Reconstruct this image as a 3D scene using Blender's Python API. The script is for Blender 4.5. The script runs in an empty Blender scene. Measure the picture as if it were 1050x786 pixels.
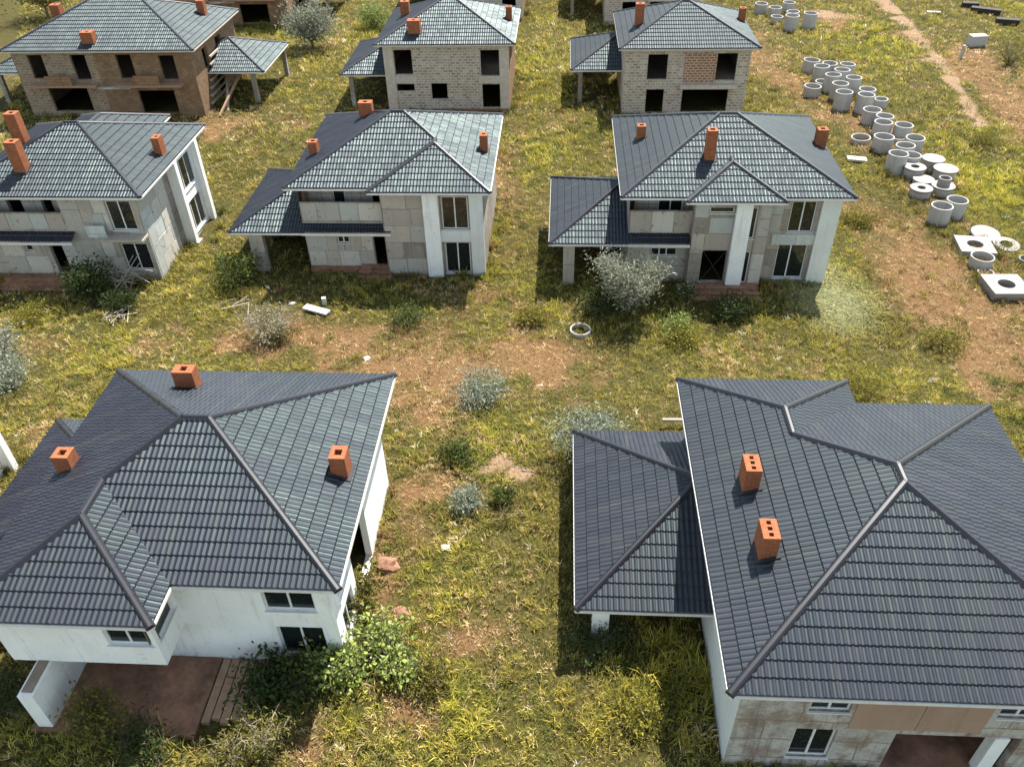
import bpy, bmesh, math, random
from mathutils import Vector, Matrix, noise
import numpy as np
random.seed(7)
scene = bpy.context.scene
COL = scene.collection

# ------------------------------------------------------------------ camera model
CAM_H = 28.1
F_PX, CX, CY = 842.0, 525.0, 393.0
def _axes():
    Y = Vector((582 - CX, -290 - CY, F_PX))
    t = -(Y[0] * (555 - CX) + F_PX * F_PX) / Y[1]
    D = Vector((555 - CX, t, F_PX))
    Y.normalize(); D.normalize()
    X = D.cross(Y)
    if X[0] < 0: X = -X
    return X, Y, -D
AX, AY, AZ = _axes()                       # world axes seen from the camera (right, down, forward)
def ray(px, py):
    d = Vector((px - CX, py - CY, F_PX))
    return Vector((AX.dot(d), AY.dot(d), AZ.dot(d)))
def at(px, py, z=0.0):
    r = ray(px, py); t = (z - CAM_H) / r.z
    return Vector((r.x * t, r.y * t, z))

def smooth(t):
    t = min(1.0, max(0.0, t)); return t * t * (3 - 2 * t)
def gz(x, y):
    b = 0.9 * smooth((40 - y) / 12)
    n = noise.noise(Vector((x * .11, y * .11, 3.1))) * .16 + noise.noise(Vector((x * .5, y * .5, 9.1))) * .06
    return b + n - .05
def gat(px, py):
    z = 0
    for _ in range(12):
        p = at(px, py, z); z = gz(p.x, p.y)
    return Vector((p.x, p.y, z))

# ------------------------------------------------------------------ helpers
def tag(o, label=None, cat=None, group=None, kind=None):
    if label: o['label'] = label
    if cat: o['category'] = cat
    if group: o['group'] = group
    if kind: o['kind'] = kind
    return o
def empty(name, loc, label, cat, group=None):
    o = bpy.data.objects.new(name, None); COL.objects.link(o)
    o.location = loc; o.empty_display_size = .5
    return tag(o, label, cat, group)

class MB:
    def __init__(s): s.v = []; s.f = []; s.uv = []; s.m = []
    def quad(s, pts, mi=0, uv=None):
        b = len(s.v); s.v += [tuple(p) for p in pts]; s.f.append(tuple(range(b, b + len(pts)))); s.m.append(mi)
        if uv is None:
            p0 = Vector(pts[0]); n = (Vector(pts[1]) - p0).cross(Vector(pts[2]) - p0)
            a = [abs(c) for c in n]
            if a[2] >= a[0] and a[2] >= a[1]: uv = [(p[0], p[1]) for p in pts]
            elif a[0] > a[1]: uv = [(p[1], p[2]) for p in pts]
            else: uv = [(p[0], p[2]) for p in pts]
        s.uv += list(uv)
    def box(s, a, b, mi=0, M=None, skip=''):
        (x0, y0, z0), (x1, y1, z1) = a, b
        P = [(x0, y0, z0), (x1, y0, z0), (x1, y1, z0), (x0, y1, z0), (x0, y0, z1), (x1, y0, z1), (x1, y1, z1), (x0, y1, z1)]
        if M is not None: P = [tuple(M @ Vector(p)) for p in P]
        for k, f in (('-z', (0, 3, 2, 1)), ('+z', (4, 5, 6, 7)), ('-y', (0, 1, 5, 4)), ('+x', (1, 2, 6, 5)), ('+y', (2, 3, 7, 6)), ('-x', (3, 0, 4, 7))):
            if k not in skip: s.quad([P[i] for i in f], mi)
    def tube(s, pts, r0, r1, n=5, mi=0):
        pts = [Vector(p) for p in pts]; rings = []
        for i, p in enumerate(pts):
            d = (pts[min(i + 1, len(pts) - 1)] - pts[max(i - 1, 0)]).normalized()
            a = d.orthogonal().normalized(); b = d.cross(a)
            r = r0 + (r1 - r0) * i / max(1, len(pts) - 1)
            rings.append([p + a * r * math.cos(2 * math.pi * k / n) + b * r * math.sin(2 * math.pi * k / n) for k in range(n)])
        for i in range(len(rings) - 1):
            for k in range(n):
                s.quad([rings[i][k], rings[i][(k + 1) % n], rings[i + 1][(k + 1) % n], rings[i + 1][k]], mi)
        s.quad(rings[-1], mi); s.quad(rings[0][::-1], mi)
    def slab(s, O, U, V, N, lu, lv, th, holes, mi=0, mi_in=None, caps=False, uo=0.0):
        """plate lu x lv on outer plane O + uU + vV, thickness th against N, with rectangular holes and reveals"""
        if mi_in is None: mi_in = mi
        us = sorted(set([0, lu] + [min(lu, max(0, h[i])) for h in holes for i in (0, 1)]))
        vs = sorted(set([0, lv] + [min(lv, max(0, h[i])) for h in holes for i in (2, 3)]))
        P = lambda u, v, w: O + U * u + V * v - N * w
        def isin(u, v): return any(h[0] < u < h[1] and h[2] < v < h[3] for h in holes)
        for i in range(len(us) - 1):
            for j in range(len(vs) - 1):
                u0, u1, v0, v1 = us[i], us[i + 1], vs[j], vs[j + 1]
                if isin((u0 + u1) / 2, (v0 + v1) / 2): continue
                uv = [(u0 + uo, v0), (u1 + uo, v0), (u1 + uo, v1), (u0 + uo, v1)]
                s.quad([P(u0, v0, 0), P(u1, v0, 0), P(u1, v1, 0), P(u0, v1, 0)], mi, uv)
                s.quad([P(u0, v0, th), P(u0, v1, th), P(u1, v1, th), P(u1, v0, th)], mi_in)
        for h in holes:
            u0, u1, v0, v1 = max(0, h[0]), min(lu, h[1]), max(0, h[2]), min(lv, h[3])
            for a, b in (((u0, v0), (u1, v0)), ((u1, v0), (u1, v1)), ((u1, v1), (u0, v1)), ((u0, v1), (u0, v0))):
                s.quad([P(*a, 0), P(*a, th), P(*b, th), P(*b, 0)], mi)
        if caps:
            for a, b in (((0, 0), (lu, 0)), ((lu, 0), (lu, lv)), ((lu, lv), (0, lv)), ((0, lv), (0, 0))):
                s.quad([P(*a, 0), P(*a, th), P(*b, th), P(*b, 0)], mi)
    def build(s, name, mats, parent=None, loc=None, smooth_=False):
        me = bpy.data.meshes.new(name)
        off = Vector((0, 0, 0))
        if parent is not None:
            p = parent
            while p is not None: off = off + p.location; p = p.parent
        elif loc is not None: off = Vector(loc)
        me.from_pydata([(a - off.x, b - off.y, c - off.z) for a, b, c in s.v], [], s.f)
        if not isinstance(mats, (list, tuple)): mats = [mats]
        for m in mats: me.materials.append(m)
        me.polygons.foreach_set('material_index', s.m)
        ul = me.uv_layers.new(name='UVMap')
        ul.data.foreach_set('uv', [c for uv in s.uv for c in uv])
        if smooth_: me.polygons.foreach_set('use_smooth', [True] * len(s.f))
        me.update()
        o = bpy.data.objects.new(name, me); COL.objects.link(o)
        if parent is not None: o.parent = parent
        elif loc is not None: o.location = loc
        return o

def copy_tree(o, parent=None, loc=None):
    c = o.copy(); COL.objects.link(c); c.parent = parent
    if loc is not None: c.location = loc
    for ch in list(o.children): copy_tree(ch, c)
    return c

# ------------------------------------------------------------------ materials
def newmat(name):
    m = bpy.data.materials.new(name); m.use_nodes = True
    nt = m.node_tree; b = nt.nodes['Principled BSDF']
    return m, nt, b
def N(nt, t, **kw):
    n = nt.nodes.new(t)
    for k, v in kw.items():
        if hasattr(n, k): setattr(n, k, v)
        else: n.inputs[k].default_value = v
    return n
def ramp(nt, fac, stops):
    r = nt.nodes.new('ShaderNodeValToRGB')
    e = r.color_ramp.elements
    while len(e) < len(stops): e.new(.5)
    for i, (p, c) in enumerate(stops): e[i].position = p; e[i].color = (*c, 1) if len(c) == 3 else c
    nt.links.new(fac, r.inputs[0]); return r.outputs[0]
def mix(nt, fac, a, b, mode='MIX'):
    m = nt.nodes.new('ShaderNodeMix'); m.data_type = 'RGBA'; m.blend_type = mode
    for s, i in ((fac, 0), (a, 6), (b, 7)):
        if hasattr(s, 'links'): nt.links.new(s, m.inputs[i])
        else: m.inputs[i].default_value = s if i == 0 else (*s, 1)
    return m.outputs[2]
def noise_n(nt, vec, scale, detail=4, rough=.55):
    n = N(nt, 'ShaderNodeTexNoise'); n.inputs['Scale'].default_value = scale
    n.inputs['Detail'].default_value = detail; n.inputs['Roughness'].default_value = rough
    if vec is not None: nt.links.new(vec, n.inputs['Vector'])
    return n.outputs[0]
def bump(nt, b, h, strength=.4, dist=.02):
    n = nt.nodes.new('ShaderNodeBump'); n.inputs['Strength'].default_value = strength; n.inputs['Distance'].default_value = dist
    nt.links.new(h, n.inputs['Height']); nt.links.new(n.outputs[0], b.inputs['Normal'])
def coords(nt, which='Object'):
    return nt.nodes.new('ShaderNodeTexCoord').outputs[which]

def mat_plain(name, col, rough=.7, var=.25, scale=3.0, spec=.4, metal=0, bmp=.15, fine=30):
    m, nt, b = newmat(name); v = coords(nt)
    n1 = noise_n(nt, v, scale, 5); n2 = noise_n(nt, v, fine, 3)
    lo = tuple(c * (1 - var) for c in col); hi = tuple(min(1, c * (1 + var * .6)) for c in col)
    c = mix(nt, .3, ramp(nt, n1, [(.3, lo), (.7, hi)]), ramp(nt, n2, [(.3, lo), (.7, hi)]))
    nt.links.new(c, b.inputs['Base Color']); b.inputs['Roughness'].default_value = rough
    b.inputs['Specular IOR Level'].default_value = spec; b.inputs['Metallic'].default_value = metal
    if bmp: bump(nt, b, n2, bmp, .02)
    return m

def base_dirt(nt, v, c, dirt, top=.55):
    """splashed earth on the foot of walls (object z = height above the thing's base)"""
    sx = N(nt, 'ShaderNodeSeparateXYZ'); nt.links.new(v, sx.inputs[0])
    n = noise_n(nt, v, 2.2, 5, .7)
    a = N(nt, 'ShaderNodeMath', operation='MULTIPLY_ADD'); nt.links.new(n, a.inputs[0]); a.inputs[1].default_value = 1.6; nt.links.new(sx.outputs[2], a.inputs[2])
    f = ramp(nt, a.outputs[0], [(top * .9, (.75, .75, .75)), (min(1, top * 2.2), (0, 0, 0))])
    return mix(nt, f, c, dirt)
def mat_stucco(name, col, dirt=(.30, .25, .2), amount=.12):
    m, nt, b = newmat(name); v = coords(nt)
    n1 = noise_n(nt, v, .7, 6, .65); n2 = noise_n(nt, v, 45, 3); n3 = noise_n(nt, v, 3.2, 5, .6)
    base = ramp(nt, n1, [(.3, tuple(c * .88 for c in col)), (.65, col)])
    st = ramp(nt, n3, [(.60, (0, 0, 0)), (.78, (amount * 2.2,) * 3)])
    c = mix(nt, st, base, dirt)
    vor = N(nt, 'ShaderNodeTexVoronoi'); vor.inputs['Scale'].default_value = 2.3; nt.links.new(v, vor.inputs['Vector'])
    sp = ramp(nt, vor.outputs['Distance'], [(.03, (.7, .7, .7)), (.07, (0, 0, 0))])
    c = mix(nt, sp, c, tuple(k * .35 for k in col))
    # rain streaks
    mp = nt.nodes.new('ShaderNodeMapping'); mp.inputs['Scale'].default_value = (3, 3, .25); nt.links.new(v, mp.inputs[0])
    n4 = noise_n(nt, mp.outputs[0], 1.5, 4, .6)
    c = mix(nt, ramp(nt, n4, [(.55, (0, 0, 0)), (.8, (.35, .35, .35))]), c, tuple(k * .62 for k in dirt))
    c = base_dirt(nt, v, c, tuple(k * .6 for k in dirt))
    nt.links.new(c, b.inputs['Base Color']); b.inputs['Roughness'].default_value = .85
    bump(nt, b, n2, .2, .01)
    return m

def mat_board(name, c1, c2, mortar, patch, w=1.2, h=.6, mort=.03, patch_lo=.5, bmp=.5, streak=.5, off=.5, warp=.02):
    """insulation boards / blockwork on wall UV (metres)"""
    m, nt, b = newmat(name); v = coords(nt, 'UV'); vo = coords(nt)
    br = nt.nodes.new('ShaderNodeTexBrick'); br.offset = off
    nz = N(nt, 'ShaderNodeTexNoise'); nz.inputs['Scale'].default_value = 1.6; nz.inputs['Detail'].default_value = 5; nt.links.new(vo, nz.inputs['Vector'])
    wv = nt.nodes.new('ShaderNodeVectorMath'); wv.operation = 'MULTIPLY_ADD'; nt.links.new(nz.outputs['Color'], wv.inputs[0]); wv.inputs[1].default_value = (warp * 2,) * 3; nt.links.new(v, wv.inputs[2])
    nt.links.new(wv.outputs[0], br.inputs['Vector'])
    br.inputs['Scale'].default_value = 1; br.inputs['Brick Width'].default_value = w; br.inputs['Row Height'].default_value = h
    br.inputs['Mortar Size'].default_value = mort; br.inputs['Mortar Smooth'].default_value = .2; br.inputs['Bias'].default_value = 0
    br.inputs['Color1'].default_value = (*c1, 1); br.inputs['Color2'].default_value = (*c2, 1); br.inputs['Mortar'].default_value = (*mortar, 1)
    n1 = noise_n(nt, vo, .8, 6, .7); n2 = noise_n(nt, vo, 9, 4, .7); n3 = noise_n(nt, vo, 40, 2)
    c = mix(nt, ramp(nt, n1, [(patch_lo, (0, 0, 0)), (patch_lo + .12, (.75, .75, .75))]), br.outputs['Color'], patch)
    c = mix(nt, .45, c, ramp(nt, n2, [(.3, (.35, .33, .3)), (.7, (1, 1, 1))]), 'MULTIPLY')
    mp = nt.nodes.new('ShaderNodeMapping'); mp.inputs['Scale'].default_value = (4, 4, .3); nt.links.new(vo, mp.inputs[0])
    n4 = noise_n(nt, mp.outputs[0], 1.2, 4, .6)
    c = mix(nt, ramp(nt, n4, [(.5, (0, 0, 0)), (.75, (streak,) * 3)]), c, tuple(k * .4 for k in patch))
    c = base_dirt(nt, vo, c, tuple(k * .45 for k in patch))
    nt.links.new(c, b.inputs['Base Color']); b.inputs['Roughness'].default_value = .9
    b.inputs['Specular IOR Level'].default_value = .2
    hh = mix(nt, .35, br.outputs['Fac'], n3)
    inv = N(nt, 'ShaderNodeInvert'); nt.links.new(hh, inv.inputs['Color'])
    bump(nt, b, inv.outputs[0], bmp, .02)
    return m

def mat_roof():
    m, nt, b = newmat('painted_metal_tile'); v = coords(nt)
    n1 = noise_n(nt, v, .5, 5, .6); n2 = noise_n(nt, v, 6, 4, .6)
    c = mix(nt, .5, ramp(nt, n1, [(.3, (.0115, .0042, .0165)), (.7, (.016, .007, .023))]), ramp(nt, n2, [(.3, (.0075, .0034, .0115)), (.75, (.014, .0085, .020))]))
    uv = coords(nt, 'UV')
    def cell(sx, sy):
        m1 = nt.nodes.new('ShaderNodeVectorMath'); m1.operation = 'MULTIPLY'; nt.links.new(uv, m1.inputs[0]); m1.inputs[1].default_value = (sx, sy, 1)
        m2 = nt.nodes.new('ShaderNodeVectorMath'); m2.operation = 'FLOOR'; nt.links.new(m1.outputs[0], m2.inputs[0])
        wn = nt.nodes.new('ShaderNodeTexWhiteNoise'); wn.noise_dimensions = '2D'; nt.links.new(m2.outputs[0], wn.inputs['Vector']); return wn.outputs['Value']
    tile, sheet = cell(1.0, 1.0), cell(1 / 5.0, 1 / 7.0)
    c = mix(nt, .55, c, ramp(nt, tile, [(0, (.35, .35, .35)), (1, (1, 1, 1))]), 'MULTIPLY')
    c = mix(nt, .5, c, ramp(nt, sheet, [(0, (.45, .45, .5)), (1, (1, 1, 1))]), 'MULTIPLY')
    mp = nt.nodes.new('ShaderNodeMapping'); mp.inputs['Scale'].default_value = (.55, .12, 1); nt.links.new(uv, mp.inputs[0])
    ds = noise_n(nt, mp.outputs[0], 1.0, 5, .65)
    c = mix(nt, ramp(nt, ds, [(.5, (0, 0, 0)), (.75, (.5, .5, .5))]), c, (.045, .040, .034))
    nt.links.new(c, b.inputs['Base Color'])
    n2 = mix(nt, .10, mix(nt, .35, n2, tile), sheet)
    r = ramp(nt, n2, [(.3, (.50,) * 3), (.7, (.66,) * 3)])
    nt.links.new(r, b.inputs['Roughness'])
    b.inputs['Specular IOR Level'].default_value = ROOF_SPEC
    b.inputs['Specular Tint'].default_value = (.70, .955, .93, 1)
    return m

def mat_glass():
    m, nt, b = newmat('window_glass')
    b.inputs['Base Color'].default_value = (.012, .015, .015, 1); b.inputs['Roughness'].default_value = .04
    b.inputs['Specular IOR Level'].default_value = .6
    return m

def mat_leaf(name, cols, rough=.6, trans=.25):
    m, nt, b = newmat(name)
    g = nt.nodes.new('ShaderNodeNewGeometry')
    n = len(cols)
    c = ramp(nt, g.outputs['Random Per Island'], [(i / (n - 1), k) for i, k in enumerate(cols)])
    nt.links.new(c, b.inputs['Base Color']); b.inputs['Roughness'].default_value = rough
    b.inputs['Specular IOR Level'].default_value = .25
    t = nt.nodes.new('ShaderNodeBsdfTranslucent'); nt.links.new(c, t.inputs[0])
    mx = nt.nodes.new('ShaderNodeMixShader'); mx.inputs[0].default_value = trans
    nt.links.new(b.outputs[0], mx.inputs[1]); nt.links.new(t.outputs[0], mx.inputs[2])
    nt.links.new(mx.outputs[0], nt.nodes['Material Output'].inputs[0])
    return m

ROOF_SPEC = .60
M = dict(
    roof=mat_roof(), glass=mat_glass(),
    flash=mat_plain('lead_flashing', (.02, .02, .024), .75, .3, bmp=0),
    cap=mat_plain('ridge_metal', (.010, .010, .015), .40, .2, spec=.5, bmp=0),
    trim=mat_plain('white_trim', (.62, .60, .56), .6, .15),
    creamtrim=mat_plain('cream_trim', (.5, .43, .36), .7, .25),
    white=mat_stucco('white_stucco', (.80, .80, .77), amount=.2),
    pale=mat_stucco('pale_stucco', (.62, .64, .62), amount=.2),
    frame=mat_plain('white_window_frame', (.62, .63, .62), .5, .1, bmp=0),
    boards=mat_board('grey_insulation_boards', (.30, .265, .225), (.43, .40, .35), (.19, .15, .115), (.27, .19, .14), w=1.25, h=1.35, patch_lo=.50, off=.0, warp=.05, mort=.022),
    boards_white=mat_board('whitish_insulation_boards', (.47, .44, .38), (.34, .32, .28), (.22, .18, .14), (.34, .24, .175), w=1.25, h=1.5, patch_lo=.54, off=.0, warp=.05, mort=.022),
    boards_teal=mat_board('washed_boards', (.55, .58, .55), (.43, .47, .45), (.33, .32, .28), (.40, .35, .28), w=1.2, h=.9, patch_lo=.62, streak=.3, warp=.03, mort=.015),
    patched=mat_board('patched_render', (.50, .47, .42), (.41, .38, .33), (.30, .225, .165), (.25, .175, .125), w=2.1, h=1.15, mort=.03, patch_lo=.47, warp=.12, streak=.6),
    brown=mat_board('brown_brickwork', (.27, .15, .085), (.33, .19, .11), (.16, .10, .065), (.24, .15, .09), w=.5, h=.25, mort=.02, patch_lo=.55),
    block=mat_board('pale_blockwork', (.56, .49, .40), (.29, .21, .16), (.58, .52, .44), (.46, .37, .28), w=.46, h=.24, mort=.05, patch_lo=.58, bmp=.8),
    blockdark=mat_board('dull_blockwork', (.36, .28, .20), (.21, .145, .095), (.38, .30, .22), (.30, .21, .14), w=.46, h=.24, mort=.04, patch_lo=.52, bmp=.8),
    redblock=mat_board('red_blockwork', (.36, .17, .09), (.27, .13, .075), (.55, .44, .34), (.36, .21, .13), w=.42, h=.22, mort=.04, patch_lo=.7, bmp=.8),
    brownblock=mat_board('weathered_brown_blockwork', (.31, .195, .115), (.20, .12, .07), (.20, .14, .09), (.36, .23, .13), w=.5, h=.25, mort=.03, patch_lo=.55),
    orange=mat_board('orange_brick', (.37, .105, .038), (.25, .07, .030), (.30, .17, .10), (.24, .07, .032), w=.25, h=.085, mort=.010, patch_lo=.6, bmp=.5, streak=.25),
    soot=mat_plain('soot_black', (.012, .011, .010), .9, .2),
    concrete=mat_plain('concrete', (.40, .385, .36), .9, .3, 1.5),
    ring=mat_stucco('well_ring_concrete', (.40, .385, .36), dirt=(.2, .18, .15), amount=.25),
    ringpale=mat_stucco('pale_cast_concrete', (.25, .228, .213), dirt=(.35, .3, .26), amount=.2),
    inside=mat_plain('raw_interior', (.22, .17, .13), .95, .3),
    terrace=mat_plain('brown_terrace', (.25, .13, .08), .9, .7, .9, fine=5),
    rubble=mat_plain('red_rubble', (.27, .135, .085), .95, .55, 2.5, fine=9, bmp=.6),
    plank=mat_plain('weathered_plank', (.32, .20, .13), .85, .35, 4),
    paleplank=mat_plain('pale_timber', (.36, .31, .25), .8, .25, 4),
    darkwood=mat_plain('dark_timber', (.03, .022, .018), .8, .4, 4),
    whitething=mat_plain('white_board', (.5, .48, .45), .7, .15),
    stem=mat_plain('bark', (.13, .10, .07), .9, .3, 6),
    drystem=mat_plain('dry_twig', (.34, .28, .20), .9, .3, 6),
    silver=mat_leaf('silver_leaves', [(.21, .22, .155), (.32, .325, .24), (.13, .14, .09), (.42, .42, .33)]),
    bluish=mat_leaf('blue_grey_leaves', [(.20, .23, .165), (.32, .35, .27), (.13, .16, .09)]),
    green=mat_leaf('green_leaves', [(.065, .09, .016), (.11, .135, .024), (.04, .06, .014)]),
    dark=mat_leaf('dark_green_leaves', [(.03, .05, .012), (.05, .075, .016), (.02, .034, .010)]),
    lime=mat_leaf('lime_leaves', [(.20, .25, .045), (.31, .36, .09), (.12, .16, .026), (.44, .48, .22)]),
    olive=mat_leaf('olive_leaves', [(.13, .115, .024), (.19, .165, .034), (.08, .08, .018)]),
    yellow=mat_leaf('yellow_green_leaves', [(.19, .17, .022), (.26, .225, .03), (.12, .115, .018)]),
    straw=mat_leaf('straw_leaves', [(.26, .23, .15), (.34, .31, .22), (.17, .155, .09)]),
    flower=mat_leaf('white_flowers', [(.6, .58, .5), (.7, .68, .62)]),
)

# ------------------------------------------------------------------ roofs
SL = .42
def clip_poly(poly, a, b, c):
    """keep a*x+b*y+c >= 0"""
    out = []
    for i in range(len(poly)):
        p, q = poly[i], poly[(i + 1) % len(poly)]
        dp, dq = a * p[0] + b * p[1] + c, a * q[0] + b * q[1] + c
        if dp >= 0: out.append(p)
        if (dp >= 0) != (dq >= 0):
            t = dp / (dp - dq); out.append((p[0] + (q[0] - p[0]) * t, p[1] + (q[1] - p[1]) * t))
    return out
def area(p):
    return abs(sum(p[i][0] * p[(i + 1) % len(p)][1] - p[(i + 1) % len(p)][0] * p[i][1] for i in range(len(p)))) / 2
def planes(r):
    x0, x1, y0, y1 = r     # distance to each eave: (a,b,c)
    return [(1, 0, -x0), (-1, 0, x1), (0, 1, -y0), (0, -1, y1)]
def roof_pieces(rects):
    res = []
    for ia, A in enumerate(rects):
        pa = planes(A)
        for i, h in enumerate(pa):
            poly = [(A[0], A[2]), (A[1], A[2]), (A[1], A[3]), (A[0], A[3])]
            for j, g in enumerate(pa):
                if j != i: poly = clip_poly(poly, g[0] - h[0], g[1] - h[1], g[2] - h[2])
            polys = [poly]
            for ib, B in enumerate(rects):
                if ib == ia: continue
                e = -1e-4 if ia > ib else 1e-4
                nxt = []
                for p in polys:
                    rest = p
                    for g in planes(B):
                        if len(rest) < 3: break
                        d = (h[0] - g[0], h[1] - g[1], h[2] - g[2] + e)
                        keep = clip_poly(rest, *d)
                        if len(keep) >= 3 and area(keep) > 1e-3: nxt.append(keep)
                        rest = clip_poly(rest, -d[0], -d[1], -d[2])
                polys = nxt
            for p in polys: res.append((p, h))
    return res

def tile_piece(bmT, poly, h, z0, wave, seg, row):
    a, b, c = h                       # d = a x + b y + c ; up-slope dir (a,b)
    up = Vector((a, b)); al = Vector((-b, a))
    us = [al.x * p[0] + al.y * p[1] for p in poly]; ds = [a * p[0] + b * p[1] + c for p in poly]
    u0, u1, d0, d1 = min(us), max(us), min(ds), max(ds)
    if u1 - u0 < .02 or d1 - d0 < .02: return
    k0 = math.floor(u0 / wave); k1 = math.ceil(u1 / wave)
    U = [k0 * wave + i * wave / seg for i in range((k1 - k0) * seg + 1)]
    r0 = math.floor(d0 / row); r1 = math.ceil(d1 / row)
    D = []
    for r in range(r0, r1):
        D.append((r * row, .05)); D.append((r * row + row - .022, .0))
    D.append((r1 * row, .05))
    bm = bmesh.new(); grid = []; uvl = bm.loops.layers.uv.new('UVMap')
    def prof(u):
        t = (u / wave) % 1.0
        return .036 * (.5 + .5 * math.cos(2 * math.pi * t)) ** 1.5
    for d, o in D:
        line = []
        for u in U:
            x = al.x * u + up.x * (d - c); y = al.y * u + up.y * (d - c)
            line.append(bm.verts.new((x, y, z0 + SL * d + o + prof(u))))
        grid.append(line)
    for j in range(len(D) - 1):
        for i in range(len(U) - 1):
            f_ = bm.faces.new((grid[j][i], grid[j][i + 1], grid[j + 1][i + 1], grid[j + 1][i])); f_.smooth = False
            l_ = f_.loops; u_, v_, a_, b_ = U[i] / wave, D[j][0] / row, U[i + 1] / wave, D[j + 1][0] / row
            l_[0][uvl].uv = (u_, v_); l_[1][uvl].uv = (a_, v_); l_[2][uvl].uv = (a_, b_); l_[3][uvl].uv = (u_, b_)
    cx = sum(p[0] for p in poly) / len(poly); cy = sum(p[1] for p in poly) / len(poly)
    for i in range(len(poly)):
        p, q = poly[i], poly[(i + 1) % len(poly)]
        e = Vector((q[0] - p[0], q[1] - p[1]))
        if e.length < 1e-5: continue
        n = Vector((e.y, -e.x)).normalized()
        if n.x * (cx - p[0]) + n.y * (cy - p[1]) > 0: n = -n
        bmesh.ops.bisect_plane(bm, geom=bm.verts[:] + bm.edges[:] + bm.faces[:], dist=1e-5, plane_co=(p[0], p[1], 0), plane_no=(n.x, n.y, 0), clear_outer=True)
    bm.normal_update()
    me = bpy.data.meshes.new('tmp'); bm.to_mesh(me); bm.free(); bmT.from_mesh(me); bpy.data.meshes.remove(me)

def seam_lines(pieces):
    segs = {}
    for i in range(len(pieces)):
        P, h = pieces[i]
        for j in range(i + 1, len(pieces)):
            Q, g = pieces[j]
            if max(abs(h[k] - g[k]) for k in range(3)) < 1e-3: continue
            for a in range(len(P)):
                p0, p1 = Vector(P[a]), Vector(P[(a + 1) % len(P)])
                L = (p1 - p0).length
                if L < .05: continue
                d = (p1 - p0) / L; n = Vector((-d.y, d.x))
                for b in range(len(Q)):
                    q0, q1 = Vector(Q[b]), Vector(Q[(b + 1) % len(Q)])
                    if abs(n.dot(q0 - p0)) > .01 or abs(n.dot(q1 - p0)) > .01: continue
                    t0, t1 = sorted((d.dot(q0 - p0), d.dot(q1 - p0)))
                    t0, t1 = max(0, t0), min(L, t1)
                    if t1 - t0 < .1: continue
                    s0, s1 = p0 + d * t0, p0 + d * t1
                    ci = Vector((sum(p[0] for p in P) / len(P), sum(p[1] for p in P) / len(P)))
                    convex = (h[0] * ci.x + h[1] * ci.y + h[2]) < (g[0] * ci.x + g[1] * ci.y + g[2])
                    dd = d if (d.x > 1e-6 or (abs(d.x) <= 1e-6 and d.y > 0)) else -d
                    nn = Vector((-dd.y, dd.x))
                    key = (round(dd.x, 2), round(dd.y, 2), round(nn.dot(s0), 1), convex) + tuple(sorted((tuple(round(k, 1) + 0. for k in h), tuple(round(k, 1) + 0. for k in g))))
                    segs.setdefault(key, []).append((min(dd.dot(s0), dd.dot(s1)), max(dd.dot(s0), dd.dot(s1)), dd, nn.dot(s0), h))
    out = []
    for key, L in segs.items():
        L.sort(key=lambda t: t[0]); cur = None
        for a, b, dd, off, h in L:
            if cur and a <= cur[1] + .05: cur[1] = max(cur[1], b)
            else:
                if cur: out.append(cur + [key[3]])
                cur = [a, b, dd, off, h]
        out.append(cur + [key[3]])
    res = []
    for a, b, dd, off, h, convex in out:
        nn = Vector((-dd.y, dd.x))
        p, q = dd * a + nn * off, dd * b + nn * off
        zz = lambda s: SL * (h[0] * s.x + h[1] * s.y + h[2])
        res.append((Vector((p.x, p.y, zz(p))), Vector((q.x, q.y, zz(q))), convex))
    return res

def ridge_caps(parent, lines, z0):
    for p, q, convex in lines:
        p = p + Vector((0, 0, z0)); q = q + Vector((0, 0, z0))
        d = q - p; L = d.length
        if L < .25: continue
        d.normalize(); w = Vector((-d.y, d.x, 0)).normalized()
        mb = MB()
        if not convex: continue
        if convex:
            prof = [(-.15, -.045), (-.10, .045), (-.045, .095), (.045, .095), (.10, .045), (.15, -.045)]
            n = max(1, int(L / 1.1))
            for k in range(n):                 # overlapping lengths
                a = p + d * (L * k / n - .02); b = p + d * (L * (k + 1) / n + .03)
                for i in range(len(prof) - 1):
                    (wa, za), (wb, zb) = prof[i], prof[i + 1]
                    A = lambda ww, zz, s, e: s + w * ww * e + Vector((0, 0, zz * e + .03))
                    mb.quad([A(wa, za, a, 1), A(wa, za, b, 1.07), A(wb, zb, b, 1.07), A(wb, zb, a, 1)][::-1])
                mb.quad([b + w * ww * 1.07 + Vector((0, 0, zz * 1.07 + .03)) for ww, zz in prof])
                mb.quad([a + w * ww + Vector((0, 0, zz + .03)) for ww, zz in prof][::-1])
            mb.build('ridge_cap', M['cap'], parent)
        else:
            for s in (-1, 1):
                mb.quad([p + Vector((0, 0, .045)), p + w * s * .06 + Vector((0, 0, .07)), q + w * s * .06 + Vector((0, 0, .07)), q + Vector((0, 0, .045))][::s])
            mb.build('valley_strip', M['roof'], parent)

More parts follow.
